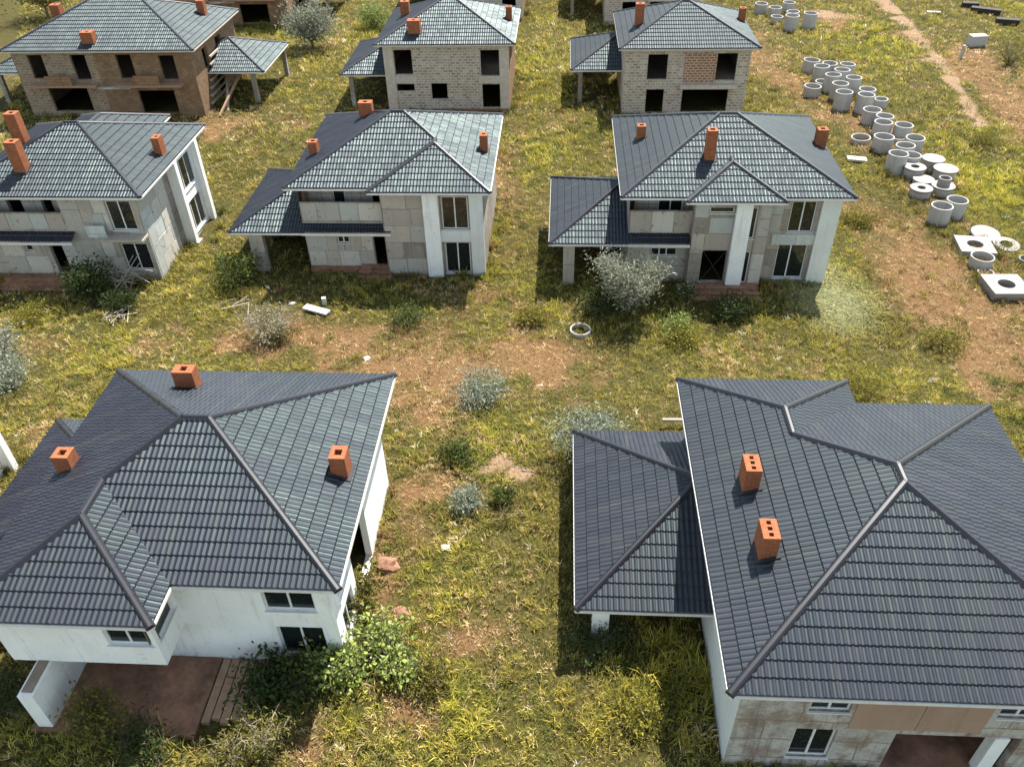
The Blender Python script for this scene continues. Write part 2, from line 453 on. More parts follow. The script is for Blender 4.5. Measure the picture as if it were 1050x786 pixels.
def make_roof(house, name, rects, z, outline, open_edges=(), clips=(), extra=(), seg=6, trim='trim', soffit=True, wave=.20, row=.46):
    pcs = roof_pieces(rects)
    for cl in clips:
        pcs = [(clip_poly(p, *cl), h) for p, h in pcs]
    pcs = [(p, h) for p, h in pcs if len(p) >= 3 and area(p) > .02]
    lines = seam_lines(pcs)
    bmT = bmesh.new(); bmT.loops.layers.uv.new('UVMap')
    for p, h in pcs + list(extra): tile_piece(bmT, p, h, z, wave, seg, row)
    off = house.location
    for v in bmT.verts: v.co -= off
    me = bpy.data.meshes.new(name); bmT.normal_update(); bmT.to_mesh(me); bmT.free()
    me.materials.append(M['roof'])
    ro = bpy.data.objects.new(name, me); COL.objects.link(ro); ro.parent = house
    ridge_caps(ro, lines, z)
    # fascia boards with a gutter lip along the eaves
    mb = MB(); n = len(outline)
    for i in range(n):
        if i in open_edges: continue
        p, q = Vector((*outline[i], 0)), Vector((*outline[(i + 1) % n], 0))
        d = (q - p).normalized(); o = Vector((d.y, -d.x, 0))
        pr, nx = Vector((*outline[i - 1], 0)), Vector((*outline[(i + 2) % n], 0))
        mm = Matrix(((d.x, o.x, 0, p.x), (d.y, o.y, 0, p.y), (0, 0, 1, z), (0, 0, 0, 1)))
        L = (q - p).length
        mb.box((-.003 if i % 2 else .0, .0, -.15), (L + (.04 if i % 2 else .004), .04, -.03), 0, mm)
    mb.build('fascia', M[trim], ro)
    if soffit:
        sb = MB(); sb.quad([(x, y, z - .08) for x, y in outline][::-1]); sb.build('soffit', M['creamtrim'], ro)
    ro['_h'] = 0; del ro['_h']
    def hgt(x, y):
        best = -9
        for r in rects: best = max(best, SL * min(x - r[0], r[1] - x, y - r[2], r[3] - y))
        return z + best
    return ro, hgt

def chimney(roof, hgt, x, y, lx, ly, top, holes=3, label=None):
    zb = hgt(x, y) - .5
    mb = MB()
    x0, x1, y0, y1 = x - lx / 2, x + lx / 2, y - ly / 2, y + ly / 2
    zt = hgt(x, y) + top
    for a, b, nrm in (((x0, y0), (x1, y0), 0), ((x1, y0), (x1, y1), 1), ((x1, y1), (x0, y1), 0), ((x0, y1), (x0, y0), 1)):
        k = 1 if nrm else 0
        mb.quad([(*a, zb), (*b, zb), (*b, zt), (*a, zt)], 0)
    # top with flue openings
    lng = max(lx, ly); hs = []
    m = .1; cell = (lng - m) / holes; hw = min(cell - .10, min(lx, ly) - .28, .28)
    for k in range(holes):
        c0 = m / 2 + cell * (k + .5)
        if ly >= lx: hs.append((lx / 2 - hw / 2, lx / 2 + hw / 2, c0 - hw / 2, c0 + hw / 2))
        else: hs.append((c0 - hw / 2, c0 + hw / 2, ly / 2 - hw / 2, ly / 2 + hw / 2))
    mb.slab(Vector((x0, y0, zt)), Vector((1, 0, 0)), Vector((0, 1, 0)), Vector((0, 0, 1)), lx, ly, .45, hs, 0, 1)
    for h in hs:
        mb.quad([(x0 + h[0], y0 + h[2], zt - .44), (x0 + h[1], y0 + h[2], zt - .44), (x0 + h[1], y0 + h[3], zt - .44), (x0 + h[0], y0 + h[3], zt - .44)], 1)
    # dark flashing collar following the slope
    e = .11
    for a, b in (((x0 - e, y0 - e), (x1 + e, y0)), ((x0 - e, y1), (x1 + e, y1 + e)), ((x0 - e, y0), (x0, y1)), ((x1, y0), (x1 + e, y1))):
        P = [(a[0], a[1]), (b[0], a[1]), (b[0], b[1]), (a[0], b[1])]
        top_ = [(px, py, hgt(px, py) + .085) for px, py in P]; bot = [(px, py, hgt(px, py) - .05) for px, py in P]
        mb.quad(top_, 2)
        for i in range(4): mb.quad([bot[i], bot[(i + 1) % 4], top_[(i + 1) % 4], top_[i]], 2)
    o = mb.build('chimney', [M['orange'], M['soot'], M['flash']], roof)
    if label: o['label'] = label
    return o

# ------------------------------------------------------------------ walls and windows
def window(house, O, U, Nn, u0, u1, z0, z1, muls=(.5,), rails=(), fr='frame', rec=.09, bw=.07, sill=True):
    mb = MB()
    B = Matrix(((U.x, Nn.x, 0, O.x), (U.y, Nn.y, 0, O.y), (0, 0, 1, 0), (0, 0, 0, 1)))
    e = .003
    y0, y1 = -rec - .07, -rec
    mb.box((u0 + e, y0, z0 + e), (u0 + bw, y1, z1 - e), 0, B); mb.box((u1 - bw, y0, z0 + e), (u1 - e, y1, z1 - e), 0, B)
    mb.box((u0 + bw, y0, z0 + e), (u1 - bw, y1, z0 + bw), 0, B); mb.box((u0 + bw, y0, z1 - bw), (u1 - bw, y1, z1 - e), 0, B)
    for t in muls:
        c = u0 + (u1 - u0) * t; mb.box((c - bw * .55, y0, z0 + bw), (c + bw * .55, y1, z1 - bw), 0, B)
    for t in rails:
        c = z0 + (z1 - z0) * t; mb.box((u0 + bw, y0 + .004, c - .03), (u1 - bw, y1 - .004, c + .03), 0, B)
    if sill: mb.box((u0 - .05, -rec, z0 - .05), (u1 + .05, .06, z0 - .004), 0, B)
    w = mb.build('window', M[fr], house)
    pb = MB(); pb.box((u0 + bw * .5, y0 + .025, z0 + bw * .5), (u1 - bw * .5, y0 + .04, z1 - bw * .5), 0, B)
    pb.build('pane', M['glass'], w)
    return w

def wall(house, p0, p1, z0, z1, holes=(), mat='white', th=.28, uo=0.0, name='wall', wins=True):
    """holes: (a0,a1,z0,z1[,spec]) along the wall in metres from p0; spec = dict for a glazed window"""
    p, q = Vector((*p0, 0)), Vector((*p1, 0)); L = (q - p).length
    U = (q - p) / L; Nn = Vector((U.y, -U.x, 0))
    mb = MB()
    mb.slab(p + Vector((0, 0, z0)), U, Vector((0, 0, 1)), Nn, L, z1 - z0, th, [(h[0], h[1], h[2] - z0, h[3] - z0) for h in holes], 0, 1, uo=uo)
    o = mb.build(name, [M[mat], M['inside']], house)
    for h in holes:
        if len(h) > 4 and h[4] is not None: window(house, p, U, Nn, h[0], h[1], h[2], h[3], **h[4])
    return o
def box_part(house, name, a, b, mat, label=None):
    mb = MB(); mb.box(a, b); o = mb.build(name, M[mat], house)
    if label: o['label'] = label
    return o
def X(x0, hs):   # holes given in world x / y for a wall that starts at x0 going in +axis
    return [(h[0] - x0, h[1] - x0) + tuple(h[2:]) for h in hs]
W2 = dict(muls=(.5,))
def loggia(house, x0, x1, y, d, z0, zp, holes):
    """recessed upper balcony: floor, back wall, right return and a solid parapet in the wall plane"""
    wall(house, (x0 + .01, y + d), (x1, y + d), z0, 5.99, X(x0 + .01, holes), 'boards_white', name='balcony_wall')
    wall(house, (x1, y + d), (x1, y + .002), z0, 5.99, [], 'boards', name='balcony_wall', th=.12)
    wall(house, (x0 + .2, y + .15), (x0 + .2, y + d), z0, 5.99, [], 'boards', name='balcony_wall', th=.1)
    box_part(house, 'parapet', (x0 + .003, y + .001, z0 + .002), (x1 - .003, y + .13, zp), 'boards')
    box_part(house, 'balcony_floor', (x0 + .3, y + .13, z0 - .12), (x1 - .02, y + d - .002, z0 + .05), 'concrete')
def XR(x0, hs):  # wall going in -axis
    return [(x0 - h[1], x0 - h[0]) + tuple(h[2:]) for h in hs]
PT = [('panel_grey', (.385, .365, .32)), ('panel_teal', (.40, .41, .375)), ('panel_white', (.50, .47, .41)), ('panel_pink', (.36, .31, .26)), ('panel_beige', (.42, .375, .31))]
for k_, c_ in PT: M[k_] = mat_stucco(k_, c_, dirt=(.15, .10, .07), amount=.8)
def panels(house, axis, c, a0, a1, z0, z1, holes, seed, w=1.25, h=1.2, keep=.8, sgn=-1, wts=(3, 2, 2, 2, 1)):
    R = random.Random(seed); n = max(1, round((a1 - a0) / w)); k = max(1, round((z1 - z0) / h))
    for j in range(k):
        ww = [.55 + R.random() * 1.1 for _ in range(n)]; sw = sum(ww); cs = [sum(ww[:q]) / sw for q in range(n + 1)]
        for i in range(n):
            u0 = a0 + (a1 - a0) * cs[i] + .012 + R.random() * .02; u1 = a0 + (a1 - a0) * cs[i + 1] - .012 - R.random() * .02
            v0 = z0 + (z1 - z0) * j / k + .012 + R.random() * .02; v1 = z0 + (z1 - z0) * (j + 1) / k - .012 - R.random() * .05
            mat = R.choices([q[0] for q in PT], wts)[0]; kp = R.random() < keep
            # cut around openings: keep the widest free side
            for hx in holes:
                if u0 < hx[1] + .06 and u1 > hx[0] - .06 and v0 < hx[3] + .06 and v1 > hx[2] - .06:
                    opts = [(hx[0] - .07 - u0, (u0, hx[0] - .07, v0, v1)), (u1 - hx[1] - .07, (hx[1] + .07, u1, v0, v1)), (hx[2] - .09 - v0, (u0, u1, v0, hx[2] - .09)), (v1 - hx[3] - .07, (u0, u1, hx[3] + .07, v1))]
                    b_ = max(opts, key=lambda o: (o[1][1] - o[1][0]) * (o[1][3] - o[1][2]) if o[0] > 0 else -1)
                    if b_[0] <= .12: kp = False
                    else: u0, u1, v0, v1 = b_[1]
            if not kp or u1 - u0 < .15 or v1 - v0 < .15: continue
            t = .02 + R.random() * .012
            lo, hi = (c - t, c - .002) if sgn < 0 else (c + .002, c + t)
            if axis == 'x': box_part(house, 'insulation_panel', (u0, lo, v0), (u1, hi, v1), mat)
            else: box_part(house, 'insulation_panel', (lo, u0, v0), (hi, u1, v1), mat)
def steps(house, x0, x1, y, z, n=3, mat='rubble', d=.38):
    mb = MB()
    for k in range(n):
        mb.box((x0 - .12 * k + .003 * k, y - d * (k + 1), -.4), (x1 + .12 * k, y - d * k, z - .17 * k), 0)
    return mb.build('steps', M[mat], house)

# ------------------------------------------------------------------ houses
# ---- front left: white stuccoed house with a terrace
GH = 'houses of the unfinished estate'
H1 = empty('house', (-13, 22, .9), 'white stuccoed house with charcoal hipped roof and upper storey overhanging a brown terrace', 'house', GH)
r, hg = make_roof(H1, 'roof', [(-19.36, -7.03, 16.26, 27.6), (-19.36, -12.66, 14.64, 26.5)], 6.1,
    [(-19.36, 27.6), (-19.36, 14.64), (-12.66, 14.64), (-12.66, 16.26), (-7.03, 16.26), (-7.03, 27.6)], seg=8)
chimney(r, hg, -15.14, 25.5, .85, .55, .95, 1); chimney(r, hg, -18.35, 21.2, .65, .6, .75, 1); chimney(r, hg, -7.95, 21.35, .6, .7, .95, 1)
make_roof(H1, 'garage_roof', [(-23.3, -13.7, 18.0, 27.6)], 3.1, [(-23.3, 27.6), (-23.3, 18.0), (-18.78, 18.0), (-18.78, 27.6)], open_edges=(2,), clips=[(-1, 0, -18.77)], seg=6)
wall(H1, (-18.76, 16.86), (-7.63, 16.86), .5, 6.0, X(-18.76, [(-10.05, -8.25, 4.05, 5.3, W2), (-9.9, -8.2, 1.35, 3.1, W2), (-17.0, -14.6, 1.0, 2.9)]))
wall(H1, (-7.63, 16.86), (-7.63, 26.0), .5, 6.0, X(16.86, [(17.5, 18.9, 1.3, 3.0, W2), (17.5, 18.9, 3.7, 5.4, W2), (19.4, 21.9, .95, 5.7)]))
wall(H1, (-7.63, 26.0), (-18.76, 26.0), .5, 6.0, XR(-7.63, [(-17, -15.4, 3.8, 5.2, W2), (-11, -9, 1.2, 3.0, W2)]))
wall(H1, (-18.76, 26.0), (-18.76, 16.86), .5, 6.0, [])
wall(H1, (-18.76, 15.24), (-13.26, 15.24), 3.15, 6.0, X(-18.76, [(-14.95, -13.42, 4.15, 5.45, W2)]), name='bay_wall')
wall(H1, (-13.26, 15.24), (-13.26, 16.86), 3.15, 6.0, X(15.24, [(15.45, 16.75, 4.15, 5.45, dict(muls=()))]), name='bay_wall')
wall(H1, (-18.76, 16.86), (-18.76, 15.24), 3.15, 6.0, [], name='bay_wall')
box_part(H1, 'bay_floor', (-18.75, 15.25, 3.0), (-13.27, 16.85, 3.148), 'white')
mb = MB(); mb.box((-17.95, 13.9, .4), (-17.4, 16.85, 2.98)); mb.box((-17.86, 14.05, 2.982), (-17.5, 15.6, 3.03), 1)
mb.build('wing_wall', [M['white'], M['inside']], H1)
mb = MB(); mb.box((-18.2, 13.75, .3), (-12.35, 16.84, 1.03)); mb.build('terrace', M['terrace'], H1)
mb = MB()
for k in range(5):
    x0 = -12.3 + k * .34; mb.box((x0, 14.3 + .15 * (k % 2), .5), (x0 + .29, 16.8, 1.0 + .012 * (k % 3)))
mb.build('deck_boards', M['plank'], H1)
for y in (18.4, 26.7):
    box_part(H1, 'column', (-22.9, y, .5), (-22.5, y + .4, 3.0), 'white')
wall(H1, (-18.78, 27.2), (-22.9, 27.2), .5, 3.0, [], name='garage_wall')
box_part(H1, 'floor_slab', (-18.45, 17.2, 3.03), (-7.95, 25.7, 3.2), 'inside')

# ---- front right
H2 = empty('house', (11, 20, .9), 'large charcoal-roofed house at lower right with two three-hole chimneys and patchy render', 'house', GH)
r, hg = make_roof(H2, 'roof', [(5.1, 17.4, 13.05, 26.15), (5.1, 12.15, 15, 27.6)], 6.1,
    [(5.1, 27.6), (5.1, 13.05), (17.4, 13.05), (17.4, 26.15), (12.15, 26.15), (12.15, 27.6)], seg=8)
chimney(r, hg, 6.83, 20.85, .55, .85, 1.0, 3); chimney(r, hg, 6.86, 17.85, .55, .85, 1.0, 3)
make_roof(H2, 'garage_roof', [(.78, 10.3, 17.95, 27.5)], 3.1, [(.78, 27.5), (.78, 17.95), (5.68, 17.95), (5.68, 27.5)], open_edges=(2,), clips=[(-1, 0, 5.69)], seg=8)
wall(H2, (5.7, 13.65), (16.8, 13.65), .4, 6.0, X(5.7, [(7.82, 9.05, 4.35, 5.4, W2), (7.65, 8.95, 1.55, 3.3, W2), (13.4, 14.6, 4.35, 5.4, W2), (10.75, 14.6, .9, 3.2)]), 'patched')
wall(H2, (16.8, 13.65), (16.8, 25.55), .4, 6.0, X(13.65, [(18, 20, 3.6, 5.3, W2), (18, 20, 1.3, 3.0, W2)]), 'patched')
wall(H2, (16.8, 25.55), (11.55, 25.55), .4, 6.0, [], 'patched'); wall(H2, (11.55, 25.55), (11.55, 27.0), .4, 6.0, [], 'patched', name='bay_wall')
wall(H2, (11.55, 27.0), (5.7, 27.0), .4, 6.0, XR(11.55, [(7, 9, 3.8, 5.2, W2), (8, 10, 1.3, 3.0, W2)]), 'patched', name='bay_wall')
wall(H2, (5.7, 27.0), (5.7, 13.65), .4, 6.0, XR(27.0, [(15, 16.2, 4.2, 5.4, W2)]), 'pale')
mb = MB(); mb.box((10.4, 15.6, .9), (15.0, 15.8, 3.25)); mb.box((10.5, 13.94, 3.2), (14.9, 15.6, 3.3)); mb.box((10.4, 13.94, .9), (10.6, 15.6, 3.2)); mb.box((14.75, 13.94, .9), (14.95, 15.6, 3.2))
mb.build('porch_wall', M['brown'], H2)
M['pinkrender'] = mat_stucco('pink_render', (.34, .225, .155), dirt=(.2, .12, .08), amount=.3)
for a_, b_ in ((9.2, 11.2), (11.23, 13.2), (14.75, 16.7)): box_part(H2, 'render_panel', (a_, 13.625, 3.45), (b_, 13.648, 5.9), 'pinkrender')
box_part(H2, 'porch_floor', (10.6, 11.4, .4), (14.74, 15.59, 1.0), 'terrace')
box_part(H2, 'pillar', (13.75, 13.6, 1.0), (14.2, 13.95, 3.19), 'white')
for x, y in ((1.45, 18.35), (1.45, 26.6)): box_part(H2, 'column', (x, y, .4), (x + .62, y + .5, 3.0), 'white')
wall(H2, (5.68, 27.1), (1.45, 27.1), .4, 3.0, [], 'patched', name='garage_wall')
box_part(H2, 'floor_slab', (6.0, 15.9, 3.3), (16.5, 25.2, 3.45), 'concrete')

# ---- middle row, centre
C2 = empty('house', (-10.5, 51, 0), 'grey boarded house mid second row with white pilaster beside two stacked windows', 'house', GH)
r, hg = make_roof(C2, 'roof', [(-16.95, -4.18, 45.7, 57.6), (-11.65, -4.18, 45.14, 56.5)], 6.1,
    [(-16.95, 57.6), (-16.95, 45.7), (-11.65, 45.7), (-11.65, 45.14), (-4.18, 45.14), (-4.18, 57.6)])
chimney(r, hg, -15.87, 49.85, .55, .6, .85, 1); chimney(r, hg, -12.96, 53.25, .9, .6, .9, 1); chimney(r, hg, -4.95, 50.65, .5, .65, 1.1, 1)
gp = (0, 1, -45.6)
make_roof(C2, 'garage_roof', [(-21.05, -11.7, 45.6, 54.96)], 3.1, [(-21.05, 54.96), (-21.05, 45.6), (-16.36, 45.6), (-16.36, 54.96)], open_edges=(2,), clips=[(-1, 0, -16.36)],
    extra=[([(-16.36, 45.6), (-10.6, 45.6), (-10.6, 46.29), (-16.36, 46.29)], gp)])
loggia(C2, -16.35, -11.05, 46.3, 1.1, 3.5, 4.88, [(-14.45, -13.65, 3.6, 5.3, dict(muls=())), (-11.9, -11.2, 3.6, 5.4)])
wall(C2, (-16.35, 46.3), (-11.05, 46.3), -.3, 3.5, X(-16.35, [(-14.3, -13.5, 2.0, 2.5, dict(muls=(.5,))), (-11.95, -11.2, .3, 2.5)]), 'boards_white')
wall(C2, (-11.05, 46.3), (-11.05, 45.74), -.3, 6.0, [], 'boards', name='bay_wall')
wall(C2, (-11.05, 45.74), (-4.78, 45.74), -.3, 6.0, X(-11.05, [(-7.3, -5.65, 3.35, 5.55, W2), (-7.26, -5.65, .2, 2.42, W2)]), 'boards', name='bay_wall')
wall(C2, (-4.78, 45.74), (-4.78, 57.0), -.3, 6.0, X(45.74, [(50, 51.5, 3.6, 5.3, W2)]), 'boards')
wall(C2, (-4.78, 57.0), (-16.35, 57.0), -.3, 6.0, [], 'boards'); wall(C2, (-16.35, 57.0), (-16.35, 46.3), -.3, 6.0, [], 'boards')
box_part(C2, 'pilaster', (-8.42, 45.5, 0), (-7.45, 45.738, 5.97), 'white')
box_part(C2, 'corner_pilaster', (-5.55, 45.6, 0), (-4.72, 45.737, 5.97), 'pale')
box_part(C2, 'spandrel', (-7.44, 45.66, 2.5), (-5.56, 45.737, 3.28), 'pale')
box_part(C2, 'awning_fascia', (-16.3, 45.53, 2.93), (-10.6, 45.595, 3.09), 'trim')
box_part(C2, 'column', (-20.0, 46.0, -.3), (-19.1, 46.4, 3.0), 'boards_white'); box_part(C2, 'column', (-20.0, 53.9, -.3), (-19.6, 54.3, 3.0), 'boards_white')
wall(C2, (-16.36, 54.5), (-20.0, 54.5), -.3, 3.0, [], 'boards', name='garage_wall')
wall(C2, (-20.0, 54.4), (-20.0, 50), -.3, 3.0, [], 'boards', name='garage_wall')
steps(C2, -12.9, -11.1, 46.28, .5, 3); box_part(C2, 'plinth', (-16.3, 46.02, -.3), (-12.95, 46.29, .32), 'rubble')
box_part(C2, 'floor_slab', (-16.0, 46.6, 2.7), (-5.1, 56.7, 2.9), 'inside')

panels(C2, 'x', 46.3, -16.3, -11.1, 3.62, 4.86, [], 3, 1.2, 1.3, 1, wts=(4, 3, 1, 0, 1))
panels(C2, 'x', 46.3, -16.3, -12.0, .36, 2.6, [(-14.3, -13.5, 2.0, 2.5)], 4, 1.05, 1.1, .9, wts=(3, 4, 2, 1, 1))
panels(C2, 'x', 45.74, -11.0, -8.45, .1, 5.9, [], 5, 1.25, 1.15, .85, wts=(3, 2, 0, 4, 2))
# ---- middle row, right
C3 = empty('house', (10.4, 51, 0), 'house with small front gablet and a silver tree before its garage', 'house', GH)
r, hg = make_roof(C3, 'roof', [(3.59, 17.15, 44.6, 57.1), (7.38, 13.1, 44.03, 54)], 6.1,
    [(3.59, 57.1), (3.59, 44.6), (7.38, 44.6), (7.38, 44.03), (13.1, 44.03), (13.1, 44.6), (17.15, 44.6), (17.15, 57.1)])
chimney(r, hg, 5.17, 51.85, .55, .55, .85, 1); chimney(r, hg, 8.91, 47.5, .6, .6, 1.75, 1); chimney(r, hg, 16.55, 51.5, .65, .6, 1.15, 1)
make_roof(C3, 'garage_roof', [(-.62, 8.72, 44.42, 53.76)], 3.1, [(-.62, 53.76), (-.62, 44.42), (4.18, 44.42), (4.18, 53.76)], open_edges=(2,), clips=[(-1, 0, 4.18)],
    extra=[([(4.18, 44.42), (7.9, 44.42), (7.9, 45.19), (4.18, 45.19)], (0, 1, -44.42))])
loggia(C3, 4.19, 7.98, 45.2, 1.1, 3.4, 4.95, [(5.98, 7.5, 4.2, 5.35, W2)])
wall(C3, (4.19, 45.2), (7.98, 45.2), -.3, 3.4, X(4.19, [(5.66, 7.3, 1.85, 2.42, dict(muls=(.33, .6)))]), 'boards_white')
wall(C3, (7.98, 45.2), (7.98, 44.63), -.3, 6.0, [], 'boards', name='bay_wall')
wall(C3, (7.98, 44.63), (12.5, 44.63), -.3, 6.0, X(7.98, [(8.85, 10.3, 5.1, 5.5, dict(muls=())), (8.75, 10.25, .35, 2.6), (11.33, 11.68, .3, 2.5, dict(muls=())), (11.33, 11.68, 3.4, 5.45, dict(muls=()))]), 'boards', name='bay_wall')
wall(C3, (12.5, 44.63), (12.5, 45.2), -.3, 6.0, [], 'boards', name='bay_wall')
wall(C3, (12.5, 45.2), (16.55, 45.2), -.3, 6.0, X(12.5, [(13.72, 15.2, 3.55, 5.6, W2), (13.4, 15.2, .35, 2.7, dict(muls=(.45,)))]), 'boards')
wall(C3, (16.55, 45.2), (16.55, 56.5), -.3, 6.0, X(45.2, [(48, 50, 3.5, 5.3, W2), (48, 50, .8, 2.4, W2)]), 'boards_teal')
wall(C3, (16.55, 56.5), (4.19, 56.5), -.3, 6.0, [], 'boards'); wall(C3, (4.19, 56.5), (4.19, 45.2), -.3, 6.0, [], 'boards')
box_part(C3, 'pilaster', (10.36, 44.3, 0), (11.28, 44.628, 5.97), 'white')
box_part(C3, 'corner_pilaster', (15.45, 45.0, 0), (16.56, 45.198, 5.97), 'pale')
box_part(C3, 'spandrel', (12.9, 45.1, 2.75), (15.44, 45.197, 3.45), 'boards_teal')
box_part(C3, 'awning_fascia', (4.2, 44.35, 2.93), (7.9, 44.415, 3.09), 'trim')
box_part(C3, 'column', (.25, 44.75, -.3), (.95, 45.2, 3.0), 'boards_white'); box_part(C3, 'column', (.25, 52.9, -.3), (.65, 53.3, 3.0), 'boards_white')
wall(C3, (4.18, 53.3), (.2, 53.3), -.3, 3.0, [], 'boards', name='garage_wall')
steps(C3, 8.2, 12.2, 44.2, .4, 3); box_part(C3, 'plinth', (7.99, 44.21, -.3), (12.4, 44.62, .34), 'rubble')
mb = MB()
for a, b in (((8.8, 44.7, .4), (10.2, 44.75, 2.5)), ((10.2, 44.72, .4), (8.8, 44.77, 2.5))): mb.tube([a, b], .025, .025, 4)
mb.build('door_brace', M['darkwood'], C3)
box_part(C3, 'floor_slab', (4.5, 45.5, 2.7), (16.2, 56.2, 2.9), 'inside')

panels(C3, 'x', 45.2, 4.25, 7.9, 3.5, 4.93, [], 6, 1.2, 1.5, 1, wts=(3, 2, 1, 2, 2))
panels(C3, 'x', 45.2, 4.25, 7.9, .1, 2.85, [(5.66, 7.3, 1.85, 2.42)], 7, 1.2, 1.2, .85, wts=(3, 3, 1, 2, 1))
panels(C3, 'x', 44.63, 8.0, 10.34, 2.7, 5.9, [(8.85, 10.3, 5.1, 5.5)], 8, 1.15, 1.05, .85, wts=(3, 2, 1, 3, 1))
panels(C3, 'x', 44.63, 11.75, 12.48, .1, 5.9, [], 9, .8, 1.1, .9, wts=(3, 1, 1, 3, 1))
panels(C3, 'x', 45.2, 12.52, 13.3, .1, 5.9, [], 10, .8, 1.1, .8, wts=(2, 2, 1, 3, 1))
# ---- middle row, left
C1 = empty('house', (-31.5, 50, 0), 'whitish boarded house at left edge of second row with two tall chimneys', 'house', GH)
r, hg = make_roof(C1, 'roof', [(-37.7, -25.37, 44.4, 55.83), (-35.2, -28.6, 46, 57.6)], 6.1,
    [(-37.7, 55.83), (-37.7, 44.4), (-25.37, 44.4), (-25.37, 55.83), (-28.6, 55.83), (-28.6, 57.6), (-35.2, 57.6), (-35.2, 55.83)])
chimney(r, hg, -33.43, 46.45, .75, .65, 1.85, 1); chimney(r, hg, -35.0, 49.7, .75, .65, 2.1, 1); chimney(r, hg, -26.2, 50.1, .5, .7, 1.15, 1)
make_roof(C1, 'awning_roof', [(-46.6, -37.1, 44.2, 53.7)], 3.1, [(-46.6, 53.7), (-46.6, 44.2), (-37.11, 44.2), (-37.11, 53.7)], open_edges=(2,), clips=[(-1, 0, -37.11)],
    extra=[([(-37.11, 44.2), (-30.65, 44.2), (-30.65, 44.99), (-37.11, 44.99)], (0, 1, -44.2))])
loggia(C1, -37.1, -31.1, 45.0, 1.1, 3.5, 4.75, [(-35.2, -34.2, 3.6, 5.4), (-32.9, -32.2, 3.6, 5.4)])
wall(C1, (-31.1, 45.0), (-26.0, 45.0), 3.5, 6.0, X(-31.1, [(-28.1, -26.5, 3.55, 5.57, W2)]), 'boards_white')
wall(C1, (-37.1, 45.0), (-26.0, 45.0), -.3, 3.5, X(-37.1, [(-28.05, -26.3, .7, 2.6, W2), (-34.45, -33.95, 2.0, 2.5, dict(muls=())), (-32.8, -31.95, .4, 2.42)]), 'boards_white')
wall(C1, (-26.0, 45.0), (-26.0, 55.2), -.3, 6.0, X(45.0, []), 'boards_teal')
wall(C1, (-26.0, 55.2), (-37.1, 55.2), -.3, 6.0, [], 'boards_white'); wall(C1, (-37.1, 55.2), (-37.1, 45.0), -.3, 6.0, [], 'boards_white')
for y in (49.6, 53.3): box_part(C1, 'pilaster', (-25.998, y, -.3), (-25.3, y + .42, 5.95), 'white')
wall(C1, (-25.7, 50.03), (-25.7, 53.29), -.3, 5.96, X(50.03, [(50.3, 53.0, 3.3, 5.5, dict(muls=(.33, .66))), (50.3, 53.0, .3, 2.5, dict(muls=(.33, .66)))]), 'white', name='bay_wall', th=.2)
box_part(C1, 'pilaster_base', (-25.99, 49.5, -.3), (-25.1, 50.2, .15), 'paleplank')
mb = MB(); mb.box((-28.85, 44.1, 3.18), (-25.95, 44.998, 3.32)); mb.build('balcony', M['paleplank'], C1)
box_part(C1, 'balcony_panel', (-29.6, 44.5, 3.3), (-28.4, 44.6, 4.1), 'boards_teal')
box_part(C1, 'plinth', (-37.0, 44.55, -.3), (-31.0, 44.99, .34), 'rubble'); steps(C1, -36.2, -31.2, 44.54, .4, 3)
box_part(C1, 'awning_fascia', (-37.1, 44.13, 2.93), (-30.65, 44.195, 3.09), 'trim')
box_part(C1, 'floor_slab', (-36.7, 45.3, 2.7), (-26.3, 54.8, 2.9), 'inside')
box_part(C1, 'column', (-46.0, 44.6, -.3), (-45.5, 45.0, 3), 'boards_white'); box_part(C1, 'column', (-46.0, 53.0, -.3), (-45.5, 53.4, 3), 'boards_white')

panels(C1, 'x', 45.0, -37.0, -31.15, 3.6, 4.73, [], 11, 1.2, 1.2, 1, wts=(5, 3, 1, 1, 0)); panels(C1, 'x', 45.0, -31.05, -26.05, 3.55, 5.9, [(-28.1, -26.5, 3.55, 5.57)], 15, 1.3, 1.15, .85, wts=(1, 2, 5, 1, 1))
panels(C1, 'x', 45.0, -36.0, -26.05, .4, 2.9, [(-28.05, -26.3, .7, 2.6), (-34.45, -33.95, 2.0, 2.5), (-32.8, -31.95, .4, 2.42)], 12, 1.2, 1.2, .85, wts=(2, 3, 5, 2, 1))
box_part(C1, 'recess_panel', (-25.998, 48.85, -.3), (-25.97, 49.58, 5.95), 'boards')
panels(C1, 'y', -26.0, 45.1, 48.8, .0, 5.9, [], 13, 1.25, 1.2, .92, 1, wts=(1, 4, 5, 0, 0))
# ---- third row, left: wide brown house
D1 = empty('house', (-41, 79, 0), 'wide brown house top left with four dark upper openings, two balconies and a side carport', 'house', GH)
r, hg = make_roof(D1, 'roof', [(-50.1, -32.4, 72.8, 85.7)], 6.1, [(-50.1, 85.7), (-50.1, 72.8), (-32.4, 72.8), (-32.4, 85.7)], seg=4, trim='creamtrim')
chimney(r, hg, -42.06, 73.95, 1.1, .8, .85, 1); chimney(r, hg, -34.3, 81.4, .7, .7, 1.2, 1); chimney(r, hg, -48.6, 81.5, .9, .8, 1.1, 1)
make_roof(D1, 'carport_roof', [(-36.4, -27.7, 76.2, 84.9)], 3.1, [(-33.0, 76.2), (-27.7, 76.2), (-27.7, 84.9), (-33.0, 84.9)], open_edges=(3,), clips=[(1, 0, 33.0)], seg=4)
make_roof(D1, 'carport_roof', [(-54.6, -45.9, 76.2, 84.9)], 3.1, [(-54.6, 84.9), (-54.6, 76.2), (-49.52, 76.2), (-49.52, 84.9)], open_edges=(2,), clips=[(-1, 0, -49.52)], seg=4)
